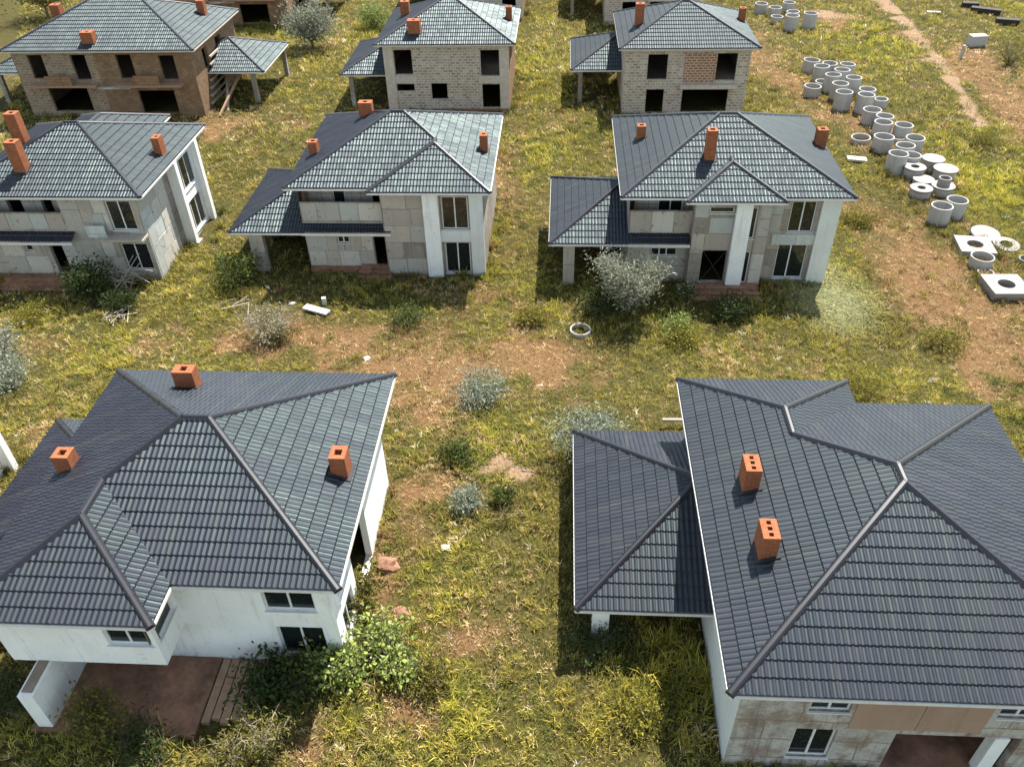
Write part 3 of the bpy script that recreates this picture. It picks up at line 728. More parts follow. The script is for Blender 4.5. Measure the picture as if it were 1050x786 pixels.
wall(D1, (-49.5, 73.4), (-41.9, 73.4), -.3, 6.0, X(-49.5, [(-48.1, -46.7, 3.5, 5.6), (-44.1, -42.7, 3.4, 5.6), (-47.2, -43.5, .5, 2.75)]), 'blockdark')
wall(D1, (-41.9, 73.4), (-33.0, 73.4), -.3, 6.0, X(-41.9, [(-39.9, -38.5, 3.5, 5.6), (-36.0, -34.6, 3.4, 5.5), (-38.8, -35.4, .3, 2.4)]), 'brownblock')
wall(D1, (-33.0, 73.4), (-33.0, 85.1), -.3, 6.0, X(73.4, [(76, 77.2, 3.4, 5.2), (79.5, 81, 3.4, 5.2), (78.2, 80.2, .2, 2.4)]), 'brownblock')
wall(D1, (-33.0, 85.1), (-49.5, 85.1), -.3, 6.0, [], 'blockdark'); wall(D1, (-49.5, 85.1), (-49.5, 73.4), -.3, 6.0, [], 'blockdark')
for x0, x1 in ((-48.5, -42.1), (-40.4, -34.2)): box_part(D1, 'balcony', (x0, 72.5, 2.95), (x1, 73.398, 3.12), 'plank')
for x0, x1 in ((-46.6, -44.2), (-38.4, -36.1)): box_part(D1, 'balcony_panel', (x0, 72.5, 3.122), (x1, 72.6, 4.0), 'brown')
for x in (-42.4, -40.9): box_part(D1, 'lintel', (x, 73.25, 2.55), (x + 1.6, 73.397, 2.75), 'concrete')
for x, y in ((-29.3, 76.8), (-28.4, 84.1), (-54.0, 76.8), (-54.0, 84.1)): box_part(D1, 'column', (x, y, -.3), (x + .4, y + .4, 3.0), 'boards')
box_part(D1, 'floor_slab', (-49.1, 73.8, 2.7), (-33.4, 84.7, 2.9), 'inside')

# ---- third row, centre
D2 = empty('house', (-10.3, 79.5, 0), 'bare pale blockwork house at top centre with empty window openings at both corners', 'house', GH)
r, hg = make_roof(D2, 'roof', [(-16.55, -4.15, 73.9, 85.3)], 6.1, [(-16.55, 85.3), (-16.55, 73.9), (-4.15, 73.9), (-4.15, 85.3)], seg=4, trim='creamtrim')
chimney(r, hg, -13.09, 75.5, 1.1, .8, 1.0, 1); chimney(r, hg, -14.6, 80.3, .8, .7, 1.2, 1); chimney(r, hg, -4.98, 80.2, .55, .65, 1.15, 1)
make_roof(D2, 'garage_roof', [(-20.35, -10.5, 75.25, 85.1)], 3.1, [(-20.35, 85.1), (-20.35, 75.25), (-15.96, 75.25), (-15.96, 85.1)], open_edges=(2,), clips=[(-1, 0, -15.96)], seg=4, trim='creamtrim')
wall(D2, (-15.95, 74.5), (-4.75, 74.5), -.3, 6.0, X(-15.95, [(-15.0, -13.4, 3.35, 5.5), (-15.0, -13.4, 1.85, 2.5), (-11.85, -10.4, 1.1, 2.55), (-7.25, -5.6, 3.2, 5.45), (-7.2, -5.6, .3, 2.45)]), 'block')
wall(D2, (-4.75, 74.5), (-4.75, 84.7), -.3, 6.0, X(74.5, [(77, 79, 3.4, 5.2)]), 'brown'); wall(D2, (-4.75, 84.7), (-15.95, 84.7), -.3, 6.0, [], 'block'); wall(D2, (-15.95, 84.7), (-15.95, 74.5), -.3, 6.0, [], 'block')
for x0, x1 in ((-15.9, -15.05), (-5.55, -4.72)): box_part(D2, 'pilaster', (x0, 74.4, -.3), (x1, 74.497, 5.97), 'creamtrim')
for x0, x1 in ((-15.04, -13.1), (-7.5, -5.56)): box_part(D2, 'lintel', (x0, 74.42, 2.6), (x1, 74.496, 3.2), 'creamtrim')
mb = MB()
for a, b in (((-7.2, 74.6, 4.1), (-5.65, 74.6, 4.1)), ((-6.4, 74.6, 3.2), (-6.4, 74.6, 4.1))): mb.tube([a, b], .03, .03, 4)
mb.build('railing', M['darkwood'], D2)
box_part(D2, 'plinth', (-15.9, 74.3, -.3), (-4.8, 74.398, .25), 'rubble')
for x, y in ((-19.7, 75.8), (-19.7, 84.2)): box_part(D2, 'column', (x, y, -.3), (x + .4, y + .4, 3.0), 'boards')
wall(D2, (-15.97, 84.6), (-19.7, 84.6), -.3, 3.0, [], 'brown', name='garage_wall')
box_part(D2, 'floor_slab', (-15.6, 74.8, 2.7), (-5.1, 84.4, 2.9), 'inside')

# ---- third row, right
D3 = empty('house', (10.8, 78, 0), 'blockwork house in the third row with a red brick infill panel and open ground floor', 'house', GH)
r, hg = make_roof(D3, 'roof', [(4.83, 16.7, 72.35, 83.6)], 6.1, [(4.83, 83.6), (4.83, 72.35), (16.7, 72.35), (16.7, 83.6)], seg=4, trim='creamtrim')
c = chimney(r, hg, 6.7, 76.7, .75, .65, 1.75, 1)
chimney(r, hg, 16.15, 79.5, .55, .65, 1.15, 1)
make_roof(D3, 'garage_roof', [(.8, 10.2, 76.2, 85.6)], 3.1, [(.8, 85.6), (.8, 76.2), (5.42, 76.2), (5.42, 85.6)], open_edges=(2,), clips=[(-1, 0, 5.42)], seg=4)
wall(D3, (5.43, 73.0), (16.1, 73.0), -.3, 6.0, X(5.43, [(7.4, 9.1, 3.3, 5.45), (7.45, 9.0, .35, 2.45), (13.3, 15.0, 3.2, 5.5), (10.6, 14.6, .4, 2.42)]), 'block')
wall(D3, (16.1, 73.0), (16.1, 83.0), -.3, 6.0, X(73.0, [(73.6, 75.5, 3.3, 5.3), (73.6, 75.5, .4, 2.4)]), 'brown'); wall(D3, (16.1, 83.0), (5.43, 83.0), -.3, 6.0, [], 'block'); wall(D3, (5.43, 83.0), (5.43, 73.0), -.3, 6.0, [], 'block')
box_part(D3, 'brick_infill', (10.55, 72.93, 3.05), (13.28, 72.996, 5.5), 'redblock')
box_part(D3, 'balcony', (10.3, 72.5, 2.62), (15.2, 72.996, 2.95), 'creamtrim')
for x, y in ((1.5, 76.8), (1.5, 84.8)): box_part(D3, 'column', (x, y, -.3), (x + .4, y + .4, 3.0), 'boards')
wall(D3, (5.42, 85.2), (1.5, 85.2), -.3, 3.0, [], 'brown', name='garage_wall')
box_part(D3, 'floor_slab', (5.8, 73.4, 2.65), (15.7, 82.6, 2.85), 'inside')

# ---- fourth row: only the foot of each house reaches into the picture
for src, dx, dy, lab in ((D1, .3, 29.0, 'brown house beyond the wide brown one, only its shaded ground floor showing'),
                         (D2, 0, 29.0, 'house beyond the pale blockwork one, mostly hidden behind its roof'),
                         (D3, -.6, 28.6, 'house beyond the red infill one, only a garage column and steps in view')):
    e = copy_tree(src, None, src.location + Vector((dx, dy, 0))); e['label'] = lab
E4 = e
# ---- sliver of a house at the left edge: two storey bay frame only
H0 = empty('house', (-29, 22, .9), 'sliver of a white house at the left edge, only its framed side bay in view', 'house', GH)
for y in (24.7, 26.3): box_part(H0, 'pilaster', (-27.0, y, .4), (-25.55, y + .35, 5.6), 'white')
wall(H0, (-26.0, 25.06), (-26.0, 26.29), .4, 5.55, X(25.06, [(25.15, 26.2, 1.2, 2.9, dict(muls=())), (25.15, 26.2, 3.5, 5.2, dict(muls=()))]), 'white', name='bay_wall', th=.2)
wall(H0, (-27.4, 15.0), (-27.4, 26.7), .4, 5.6, [], 'white'); wall(H0, (-38.0, 15.0), (-27.4, 15.0), .4, 5.6, [], 'white')
wall(H0, (-27.4, 26.7), (-38.0, 26.7), .4, 5.6, [], 'white'); wall(H0, (-38.0, 26.7), (-38.0, 15.0), .4, 5.6, [], 'white')
make_roof(H0, 'roof', [(-38.6, -27.1, 14.4, 27.2)], 5.72, [(-38.6, 27.2), (-38.6, 14.4), (-27.1, 14.4), (-27.1, 27.2)], seg=4)

# ------------------------------------------------------------------ ground
rng = np.random.RandomState(11)
_lat = rng.rand(8, 256, 256)
def vn(x, y, s, k=0):
    x = np.asarray(x, float) / s + 1000.3; y = np.asarray(y, float) / s + 1000.7
    xi = np.floor(x).astype(int); yi = np.floor(y).astype(int); fx = x - xi; fy = y - yi
    fx = fx * fx * (3 - 2 * fx); fy = fy * fy * (3 - 2 * fy); L = _lat[k % 8]
    a = L[xi % 256, yi % 256]; b = L[(xi + 1) % 256, yi % 256]; c = L[xi % 256, (yi + 1) % 256]; d = L[(xi + 1) % 256, (yi + 1) % 256]
    return (a * (1 - fx) + b * fx) * (1 - fy) + (c * (1 - fx) + d * fx) * fy
def fbm(x, y, s, k=0, n=4):
    r = 0; a = 1; t = 0
    for i in range(n): r = r + a * vn(x, y, s / 2 ** i, k + i); t += a; a *= .55
    return r / t
def gz(x, y):
    t = np.clip((40 - np.asarray(y, float)) / 12, 0, 1); b = .9 * t * t * (3 - 2 * t)
    far = np.clip((np.abs(np.asarray(x, float)) + np.abs(np.asarray(y, float) - 60) - 150) / 200, 0, 1)
    return b + (fbm(x, y, 9, 1) - .5) * .34 + (vn(x, y, 1.3, 3) - .5) * .10 - .03 + far * (fbm(x, y, 90, 5) - .3) * 6
# patches measured from the photograph: (px, py, rx, ry) -> world ellipses
def patch(L):
    out = []
    for px, py, rx, ry, w in L:
        c = at(px, py); a = at(px + rx, py); b = at(px, py - ry)
        out.append((c.x, c.y, max(.4, (a - c).length), max(.4, (b - c).length), w))
    return out
DRY = patch([(300, 350, 130, 22, .8), (440, 390, 90, 30, 1), (560, 375, 70, 28, .8), (380, 340, 60, 15, .7), (960, 300, 70, 55, .9), (1020, 360, 60, 40, .8), (770, 40, 25, 20, .5),
    (230, 130, 40, 15, .6), (450, 430, 60, 18, .6), (880, 130, 45, 25, .6), (1035, 110, 30, 60, .9), (586, 722, 14, 25, .6), (420, 735, 30, 25, .6), (560, 130, 30, 20, .4), (850, 20, 30, 10, .9), (800, 80, 30, 30, .5),
    (150, 340, 40, 12, .5), (520, 300, 30, 15, .4), (460, 520, 50, 25, .55), (310, 765, 40, 18, .5), (500, 660, 40, 22, .45), (940, 260, 30, 40, .8), (930, 170, 20, 40, .5), (1000, 60, 40, 30, .5), (400, 610, 14, 30, .8), (520, 180, 20, 50, .3), (140, 160, 30, 20, .4)])
BARE = patch([(512, 486, 16, 9, 1), (530, 500, 20, 10, 1), (500, 495, 14, 7, .9), (150, 330, 15, 6, .5), (850, 15, 22, 8, .7), (375, 605, 8, 6, .7), (590, 330, 14, 5, .6), (395, 585, 8, 10, .6), (175, 335, 20, 5, .6), (590, 130, 12, 6, .4), (700, 300, 10, 5, .7), (960, 330, 22, 8, .5)])
LUSH = patch([(855, 300, 48, 34, 1), (500, 470, 60, 30, .7), (660, 700, 60, 60, .8), (880, 390, 60, 25, .9), (50, 330, 60, 20, .8), (680, 345, 50, 20, .8), (560, 320, 40, 25, .7), (850, 200, 30, 60, .6), (330, 60, 80, 25, .7), (560, 60, 25, 50, .5), (960, 60, 30, 40, .6), (880, 40, 60, 30, .8), (480, 740, 90, 40, .7), (60, 760, 90, 40, .7), (470, 600, 40, 60, .6), (985, 170, 40, 50, .7)])
PALE = patch([(856, 308, 46, 32, .85), (848, 280, 22, 16, .6)])
TRACK = [at(px, py) for px, py in ((880, -60), (905, 0), (925, 20), (945, 42), (962, 62), (985, 98), (1003, 125))]
def blob(L, x, y):
    r = np.zeros_like(x)
    for cx, cy, rx, ry, w in L:
        d = ((x - cx) / rx) ** 2 + ((y - cy) / ry) ** 2
        r = np.maximum(r, w * np.exp(-d * .9))
    return r
def track(x, y):
    r = np.full_like(x, 99.)
    for a, b in zip(TRACK[:-1], TRACK[1:]):
        dx, dy = b.x - a.x, b.y - a.y; t = np.clip(((x - a.x) * dx + (y - a.y) * dy) / (dx * dx + dy * dy), 0, 1)
        r = np.minimum(r, np.hypot(x - a.x - dx * t, y - a.y - dy * t))
    return r
def zones(x, y):
    w = (fbm(x, y, 5, 2) - .5) * 2; w2 = (fbm(x, y, 1.6, 4) - .5) * 2
    dry = np.clip(blob(DRY, x + w * 1.5, y + w2 * 1.5) * 1.35 + w * .65 + w2 * .75 - .10, 0, 1)
    lush = np.clip(blob(LUSH, x + w2, y + w) * 1.1 + (fbm(x, y, 7, 6) - .5) * 1.5 + w2 * .3 + .05, 0, 1) * (1 - dry * .7)
    td = track(x + w2 * .8, y + w2 * .8)
    bare = np.clip(blob(BARE, x + w2 * .5, y + w * .4) * 1.5 - .25 + w2 * .4, 0, 1)
    bare = np.maximum(bare, np.clip(1.25 - td / 1.1 + w2 * .7, 0, 1) * np.clip(.95 + w2 * .5, 0, 1))
    pale = np.clip(blob(PALE, x, y) * 1.5 - .3, 0, 1)
    return dry, lush, bare, pale

xs = np.concatenate([[-700, -400, -250, -160, -120], np.arange(-95, 75.1, .5), [95, 130, 180, 260, 400, 700]])
ys = np.concatenate([[-400, -200, -100, -50, -20], np.arange(0, 130.1, .5), [140, 160, 200, 280, 400, 800]])
GX, GY = np.meshgrid(xs, ys); gx, gy = GX.ravel(), GY.ravel(); gzv = gz(gx, gy)
nx_, ny_ = len(xs), len(ys)
idx = np.arange(nx_ * ny_).reshape(ny_, nx_)
F = np.stack([idx[:-1, :-1], idx[:-1, 1:], idx[1:, 1:], idx[1:, :-1]], -1).reshape(-1, 4)
def np_mesh(name, V, F, cols=None):
    me = bpy.data.meshes.new(name); k = F.shape[1]
    me.vertices.add(len(V)); me.vertices.foreach_set('co', V.astype(np.float32).ravel())
    me.loops.add(F.size); me.loops.foreach_set('vertex_index', F.astype(np.int32).ravel())
    me.polygons.add(len(F)); me.polygons.foreach_set('loop_start', np.arange(0, F.size, k, dtype=np.int32))
    me.update(calc_edges=True)
    if cols is not None:
        a = me.color_attributes.new('tone', 'FLOAT_COLOR', 'POINT')
        a.data.foreach_set('color', np.concatenate([cols, np.ones((len(cols), 1))], 1).astype(np.float32).ravel())
    return me
dry, lush, bare, pale = zones(gx, gy)
gme = np_mesh('ground', np.stack([gx, gy, gzv], 1), F, np.stack([dry, lush, bare], 1))
gme.polygons.foreach_set('use_smooth', np.ones(len(F), bool))
m, nt, b = newmat('meadow_soil'); v = coords(nt)
at_ = N(nt, 'ShaderNodeAttribute'); at_.attribute_name = 'tone'
sep = N(nt, 'ShaderNodeSeparateColor'); nt.links.new(at_.outputs['Color'], sep.inputs[0])
n1 = noise_n(nt, v, .9, 6, .65); n2 = noise_n(nt, v, 7, 5, .65); n3 = noise_n(nt, v, 28, 3, .6)
cg = ramp(nt, n2, [(.28, (.026, .026, .007)), (.5, (.065, .056, .016)), (.72, (.15, .115, .042))])
cl = ramp(nt, n2, [(.28, (.026, .030, .007)), (.7, (.10, .095, .018))])
cd = ramp(nt, n2, [(.28, (.085, .047, .020)), (.5, (.165, .094, .042)), (.75, (.25, .155, .078))])
cb = ramp(nt, n2, [(.25, (.15, .085, .045)), (.5, (.26, .17, .10)), (.75, (.38, .28, .19))])
def add_noise(s, n, amt):
    a = N(nt, 'ShaderNodeMath', operation='MULTIPLY_ADD'); nt.links.new(n, a.inputs[0]); a.inputs[1].default_value = amt; 
    nt.links.new(s, a.inputs[2])
    c = N(nt, 'ShaderNodeMath', operation='SUBTRACT'); nt.links.new(a.outputs[0], c.inputs[0]); c.inputs[1].default_value = amt * .5; c.use_clamp = True
    return c.outputs[0]
c = mix(nt, sep.outputs[1], cg, cl)
c = mix(nt, ramp(nt, add_noise(sep.outputs[0], n1, .6), [(.25, (0, 0, 0)), (.75, (1, 1, 1))]), c, cd)
c = mix(nt, ramp(nt, add_noise(sep.outputs[2], n2, .7), [(.35, (0, 0, 0)), (.65, (1, 1, 1))]), c, cb)
c = mix(nt, .5, c, ramp(nt, n3, [(.3, (.45, .45, .45)), (.65, (1, 1, 1))]), 'MULTIPLY')
nt.links.new(c, b.inputs['Base Color']); b.inputs['Roughness'].default_value = .95; b.inputs['Specular IOR Level'].default_value = .1
bump(nt, b, mix(nt, .5, n2, n3), .8, .12)
gme.materials.append(m)
g = bpy.data.objects.new('ground', gme); COL.objects.link(g); g['kind'] = 'structure'

# ------------------------------------------------------------------ grass (uncountable)
FOOT = [(-18.8, -7.6, 16.8, 26), (-18.2, -10.6, 13.7, 17), (5.7, 16.8, 13.6, 27), (10.6, 15, 11.3, 16), (-16.4, -4.7, 46, 57), (-11.1, -4.7, 45.6, 47), (4.1, 16.6, 45, 56.5), (7.9, 12.6, 44.2, 46), (-37.1, -26, 44.6, 55.2),
        (-26, -24.6, 49.3, 54), (-49.5, -33, 73.3, 85), (-16, -4.7, 74.4, 84.7), (5.4, 16.1, 73, 83), (-49, -32.7, 102.3, 114), (-16, -4.7, 103.4, 113), (4.8, 15.5, 101.5, 111), (-38, -26.2, 15, 27.4)]
SHADEROOF = [(-23.2, -18.8, 18.2, 27.4), (1, 5.7, 18.5, 27.2), (-20.5, -16.4, 46.2, 54.4), (0, 4.2, 45, 53), (-33, -28, 77, 84.5), (-20, -16, 76, 84.8), (1.2, 5.4, 77, 85)]
def in_frame(x, y, m=5.):
    depth = y * .777 + 28 * .629
    return (np.abs(x - .0 * y) < depth * .635 + m)
def scatter(n, y0, y1, power):
    u = rng.rand(n); y = y0 + (y1 - y0) * u ** power
    hw = (y * .777 + 28 * .629) * .635 + 5
    x = (rng.rand(n) * 2 - 1) * hw + .06 * y * .0
    return x, y
def grass(name, n, y0, y1, power, K, hgt, wid, label, spread, gain=1.0, pts=None):
    x, y = scatter(n, y0, y1, power) if pts is None else pts; n = len(x)
    dry, lush, bare, pale = zones(x, y)
    keep = rng.rand(n) < np.clip(.72 + .5 * lush - .06 * dry - 1.1 * bare + .9 * pale, .05, 1)
    if K > 20 and pts is None: keep &= fbm(x, y, 3.5, 4, 3) > .5
    if pts is not None: keep = np.ones(n, bool)
    for a, b_, c_, d in FOOT: keep &= ~((x > a) & (x < b_) & (y > c_) & (y < d))
    for a, b_, c_, d in SHADEROOF: keep &= ~((x > a) & (x < b_) & (y > c_) & (y < d) & (rng.rand(n) < .6))
    x, y, dry, lush, bare, pale = [q[keep] for q in (x, y, dry, lush, bare, pale)]
    n = len(x); z = gz(x, y)
    cl = fbm(x, y, 1.1, 0, 3); big = fbm(x, y, 6, 5, 3)
    g1 = np.array([.136, .112, .026]); g2 = np.array([.195, .168, .024]); g3 = np.array([.058, .064, .017]); st = np.array([.26, .195, .10]); rd = np.array([.155, .088, .040]); pl = np.array([.20, .20, .105]); wh = np.array([.42, .40, .34])
    t = np.clip((cl - .5) * 2.6 + .5, 0, 1)[:, None]; l = lush[:, None]
    col = g1 * (1 - l) + g2 * l
    col = col * (1 - np.clip(.55 - t, 0, 1) * 1.1) + g3 * np.clip(.55 - t, 0, 1) * 1.1
    sp = fbm(x, y, .42, 6, 2)[:, None]; pt = fbm(x, y, 2.6, 7, 3)[:, None]
    yg = np.array([.225, .200, .030]); dg = np.array([.034, .046, .012])
    a_ = np.clip((pt - .53) * 7, 0, 1) * (.35 + .65 * l); col = col * (1 - a_ * .75) + yg * a_ * .75
    a_ = np.clip((sp - .56) * 9, 0, 1); col = col * (1 - a_ * .66) + dg * a_ * .66
    r = rng.rand(n)[:, None]; d_ = np.clip(dry[:, None] * 1.1 + np.clip(big[:, None] - .5, 0, 1) * .5, 0, 1)
    col = np.where(r < (d_ * .85 + .11) * (1 if K < 20 else .25), st * (.6 + .6 * rng.rand(n)[:, None]) * (1 - .55 * (rng.rand(n)[:, None] < .35)), col)
    col = np.where((r > .86) & (d_ > .15), rd, col)
    col = col * (1 - pale[:, None]) + pl * pale[:, None]
    if K < 20: col = np.where(rng.rand(n)[:, None] < .0012 + .003 * (big[:, None] > .58), wh, col)
    col = col * (.65 + .7 * rng.rand(n)[:, None]) * gain * 2.75
    h = hgt * (.55 + .8 * rng.rand(n)) * (.55 + .9 * cl) * (1 - .45 * dry) * (1 + .35 * lush)
    h = h * (1 - .45 * pale)
    # K blades per tuft
    ang = rng.rand(n, K) * 2 * np.pi; lean = (.25 + .9 * rng.rand(n, K)) * (1 + pale[:, None] * .8); bh = h[:, None] * (.6 + .6 * rng.rand(n, K)); w = wid * (.6 + .8 * rng.rand(n, K))
    off = spread * rng.rand(n, K); oa = rng.rand(n, K) * 2 * np.pi
    bx = x[:, None] + off * np.cos(oa); by = y[:, None] + off * np.sin(oa); bz = z[:, None] - .02 + 0 * bx
    ca, sa = np.cos(ang), np.sin(ang)
    tipx = bx + ca * lean * bh; tipy = by + sa * lean * bh; tipz = bz + bh / np.sqrt(1 + .3 * lean ** 2)
    tw = rng.rand(n, K) * 1.6 - .8
    wx, wy = -np.sin(ang + tw) * w, np.cos(ang + tw) * w
    mx, my, mz = bx + ca * lean * bh * .38, by + sa * lean * bh * .38, bz + bh * .58
    V = np.stack([np.stack([bx - wx * .4, by - wy * .4, bz], -1), np.stack([mx + wx, my + wy, mz], -1), np.stack([tipx, tipy, tipz], -1), np.stack([mx - wx, my - wy, mz], -1)], 2).reshape(-1, 3)
    nb = n * K
    Fq = (np.arange(nb)[:, None] * 4 + np.arange(4)[None, :])
    C = np.repeat(col, K * 4, axis=0) * (.8 + .4 * np.repeat(rng.rand(nb), 4)[:, None])
    me = np_mesh(name, V, Fq, C); me.materials.append(M['grass'])
    o = bpy.data.objects.new(name, me); COL.objects.link(o)
    return tag(o, label, 'grass', kind='stuff')
m, nt, b = newmat('grass_blades'); a = N(nt, 'ShaderNodeAttribute'); a.attribute_name = 'tone'
nt.links.new(a.outputs['Color'], b.inputs['Base Color']); b.inputs['Roughness'].default_value = .6; b.inputs['Specular IOR Level'].default_value = .2
t = nt.nodes.new('ShaderNodeBsdfTranslucent'); nt.links.new(a.outputs['Color'], t.inputs[0])
mx = nt.nodes.new('ShaderNodeMixShader'); mx.inputs[0].default_value = .3
nt.links.new(b.outputs[0], mx.inputs[1]); nt.links.new(t.outputs[0], mx.inputs[2]); nt.links.new(mx.outputs[0], nt.nodes['Material Output'].inputs[0])
M['grass'] = m
grass('grass', 90000, 9, 62, .95, 8, .24, .0125, 'rough olive and straw grass between the nearer houses', .16)
grass('far_grass', 75000, 58, 128, .85, 6, .32, .027, 'rough yellow-green grass around the farthest houses', .3)
grass('weed_clumps', 11000, 9, 126, .9, 26, .42, .018, 'taller weed clumps scattered through the meadow', .34, .72)

ex, ey = [], []
for a, b_, c_, d in FOOT + [(25, 29, 56.5, 63)]:
    n_ = int((b_ - a + d - c_) * 5); t_ = rng.rand(n_); k_ = rng.randint(0, 4, n_); o_ = .08 + rng.rand(n_) ** 2 * .9
    ex.append(np.where(k_ == 0, a - o_, np.where(k_ == 1, b_ + o_, a + (b_ - a) * t_))); ey.append(np.where(k_ == 2, c_ - o_, np.where(k_ == 3, d + o_, c_ + (d - c_) * t_)))
rx_ = np.concatenate([25 + 4 * rng.rand(90), 24.3 + 4 * rng.rand(90), 26 + 3.6 * rng.rand(50), 24 + 4 * rng.rand(40)]); ry_ = np.concatenate([52.5 + 20 * rng.rand(90), 73.5 + 12 * rng.rand(90), 43 + 10 * rng.rand(50), 98 + 9 * rng.rand(40)])
ex = np.concatenate(ex + [rx_]); ey = np.concatenate(ey + [ry_]); sel = ex > -60
grass('wall_foot_weeds', 0, 0, 0, 1, 20, .5, .026, 'taller weeds growing along the house walls and between the well rings', .3, .6, pts=(ex[sel], ey[sel]))
pc = PALE[0]; pr = np.minimum(np.abs(rng.randn(9000)) * .52 + .12 * rng.rand(9000), 1.5); pa_ = rng.rand(9000) * 6.2832
grass('pale_grass', 0, 0, 0, 1, 7, .24, .020, 'pale flattened grass patch beside the gableted house', .2, .70, pts=(pc[0] + pc[2] * pr * np.cos(pa_) * (.75 + .5 * vn(np.cos(pa_) * 3, np.sin(pa_) * 3, 1.1, 2)), pc[1] + pc[3] * pr * np.sin(pa_) * (.75 + .5 * vn(np.cos(pa_) * 3, np.sin(pa_) * 3, 1.1, 5))))
# loose stones and clods on the bare soil
n_ = 26000; x, y = scatter(n_, 10, 120, .85); dry, lush, bare, pale = zones(x, y)
kp = rng.rand(n_) < np.clip(bare * .9 + dry * .12, 0, 1)
for a, b_, c_, d in FOOT: kp &= ~((x > a) & (x < b_) & (y > c_) & (y < d))
x, y = x[kp], y[kp]; n_ = len(x); sz = .03 + .09 * rng.rand(n_) ** 3; zz_ = gz(x, y)
O8 = np.array([[1, 0, .15], [.2, 1, .1], [-1, .1, .2], [-.1, -1, 0], [.1, .05, .75], [0, 0, -.6]])
V = np.stack([x, y, zz_], 1)[:, None, :] + O8[None] * sz[:, None, None] * (.6 + .8 * rng.rand(n_, 6, 1))
T8 = np.array([[0, 1, 4], [1, 2, 4], [2, 3, 4], [3, 0, 4], [1, 0, 5], [2, 1, 5], [3, 2, 5], [0, 3, 5]])
sc = (np.array([.30, .22, .15])[None] * (.5 + .9 * rng.rand(n_, 1)) + np.array([.0, .02, .03]) * rng.rand(n_, 1)).repeat(6, 0)
gm = np_mesh('gravel', V.reshape(-1, 3), (np.arange(n_)[:, None, None] * 6 + T8[None]).reshape(-1, 3), sc); gm.materials.append(M['grass'])
o = bpy.data.objects.new('gravel', gm); COL.objects.link(o); tag(o, 'small stones and clods strewn over the bare soil', 'gravel', kind='stuff')
# ------------------------------------------------------------------ plants
def plant(name, label, cat, loc, h, r, mats, stem='stem', nb=9, leaves=900, ls=.14, lw=.35, spread=.9, base=.15, droop=.2, seed=0, trunk=None, group=None, clump=.22, extra=None):
    R = random.Random(seed * 97 + 5)
    root = empty(name, loc, label, cat, group)
    sb = MB(); fb = MB(); tips = []
    L0 = Vector(loc)
    for k in range(nb):
        a = 2 * math.pi * (k + R.random() * .7) / nb; rr = r * spread * (.25 + .75 * R.random() ** .7); hh = h * (1.02 - .45 * (rr / r) ** 2) * (.75 + .3 * R.random())
        st = L0 + Vector((math.cos(a) * .06, math.sin(a) * .06, -.1)) if not trunk else L0 + Vector((0, 0, h * base))
        pts = []
        for i in range(6):
            t = i / 5
            pts.append(st.lerp(L0 + Vector((math.cos(a) * rr * t ** .8, math.sin(a) * rr * t ** .8, hh)), t) if False else Vector((L0.x + math.cos(a) * rr * t ** 1.1 + (R.random() - .5) * .12 * r, L0.y + math.sin(a) * rr * t ** 1.1 + (R.random() - .5) * .12 * r, st.z + (L0.z + hh - st.z) * (t - droop * t * t * t))))
        pts[0] = st
        sb.tube(pts, .02 + .012 * h, .006 + .002 * h, 5)
        for i in range(2, 6):
            tips.append(pts[i])
            for q in range(3):
                d = Vector((R.gauss(0, 1), R.gauss(0, 1), R.gauss(.35, .7))).normalized() * r * (.22 + .25 * R.random())
                e = pts[i] + d; e.z = max(e.z, L0.z + .08)
                sb.tube([pts[i], (pts[i] + e) / 2 + Vector((0, 0, .04)), e], .008 + .002 * h, .004, 3); tips.append(e); tips.append((pts[i] + e) / 2)
    if trunk: sb.tube([L0 + Vector((0, 0, -.2)), L0 + Vector((.03, 0, h * base * .5)), L0 + Vector((0, 0, h * base + .05))], trunk, trunk * .7, 8)
    for k in range(leaves):
        c0 = R.choice(tips); s = clump * r
        c0 = c0 + Vector((R.gauss(0, s), R.gauss(0, s), R.gauss(0, s * .8)))
        if c0.z < L0.z + .03: continue
        d = (c0 - L0 - Vector((0, 0, h * .35))).normalized() * .5 + Vector((R.gauss(0, 1), R.gauss(0, 1), R.gauss(.2, .8)))
        d.normalize(); l = ls * (.6 + .8 * R.random()); w = Vector((R.gauss(0, 1), R.gauss(0, 1), R.gauss(0, .5))).cross(d)
        if w.length < .05: continue
        w.normalize(); w = w * l * lw * .5; nrm = d.cross(w).normalized() * l * .12
        fb.quad([c0, c0 + d * l * .5 + w + nrm, c0 + d * l, c0 + d * l * .5 - w + nrm], 0)
    so = sb.build('stems' if not trunk else 'trunk', M[stem], root)
    fo = fb.build('foliage' if not trunk else 'crown', M[mats], root)
    if extra:
        eb = MB()
        for k in range(extra[1]):
            c0 = R.choice(tips) + Vector((R.gauss(0, .1 * r), R.gauss(0, .1 * r), .05 + R.random() * .1)); s = extra[2]
            eb.quad([c0 + Vector((-s, 0, 0)), c0 + Vector((0, -s, .3 * s)), c0 + Vector((s, 0, 0)), c0 + Vector((0, s, -.2 * s))])
        eb.build('flowers', M[extra[0]], root)
    return root
def P(px, py): return gat(px, py)
plant('silver_tree', 'tall silver-leaved young tree in front of the garage of the gableted house', 'tree', P(642, 322), 5.1, 1.9, 'silver', nb=12, leaves=6800, ls=.22, lw=.34, seed=1, clump=.16, base=.14, trunk=.07, droop=.1)
plant('silver_tree', 'largest silver tree at the top, between the brown house and the blockwork house', 'tree', P(321, 50), 4.4, 3.0, 'silver', nb=15, leaves=5200, ls=.32, lw=.34, seed=2, clump=.15, base=.15, trunk=.12, droop=.1)
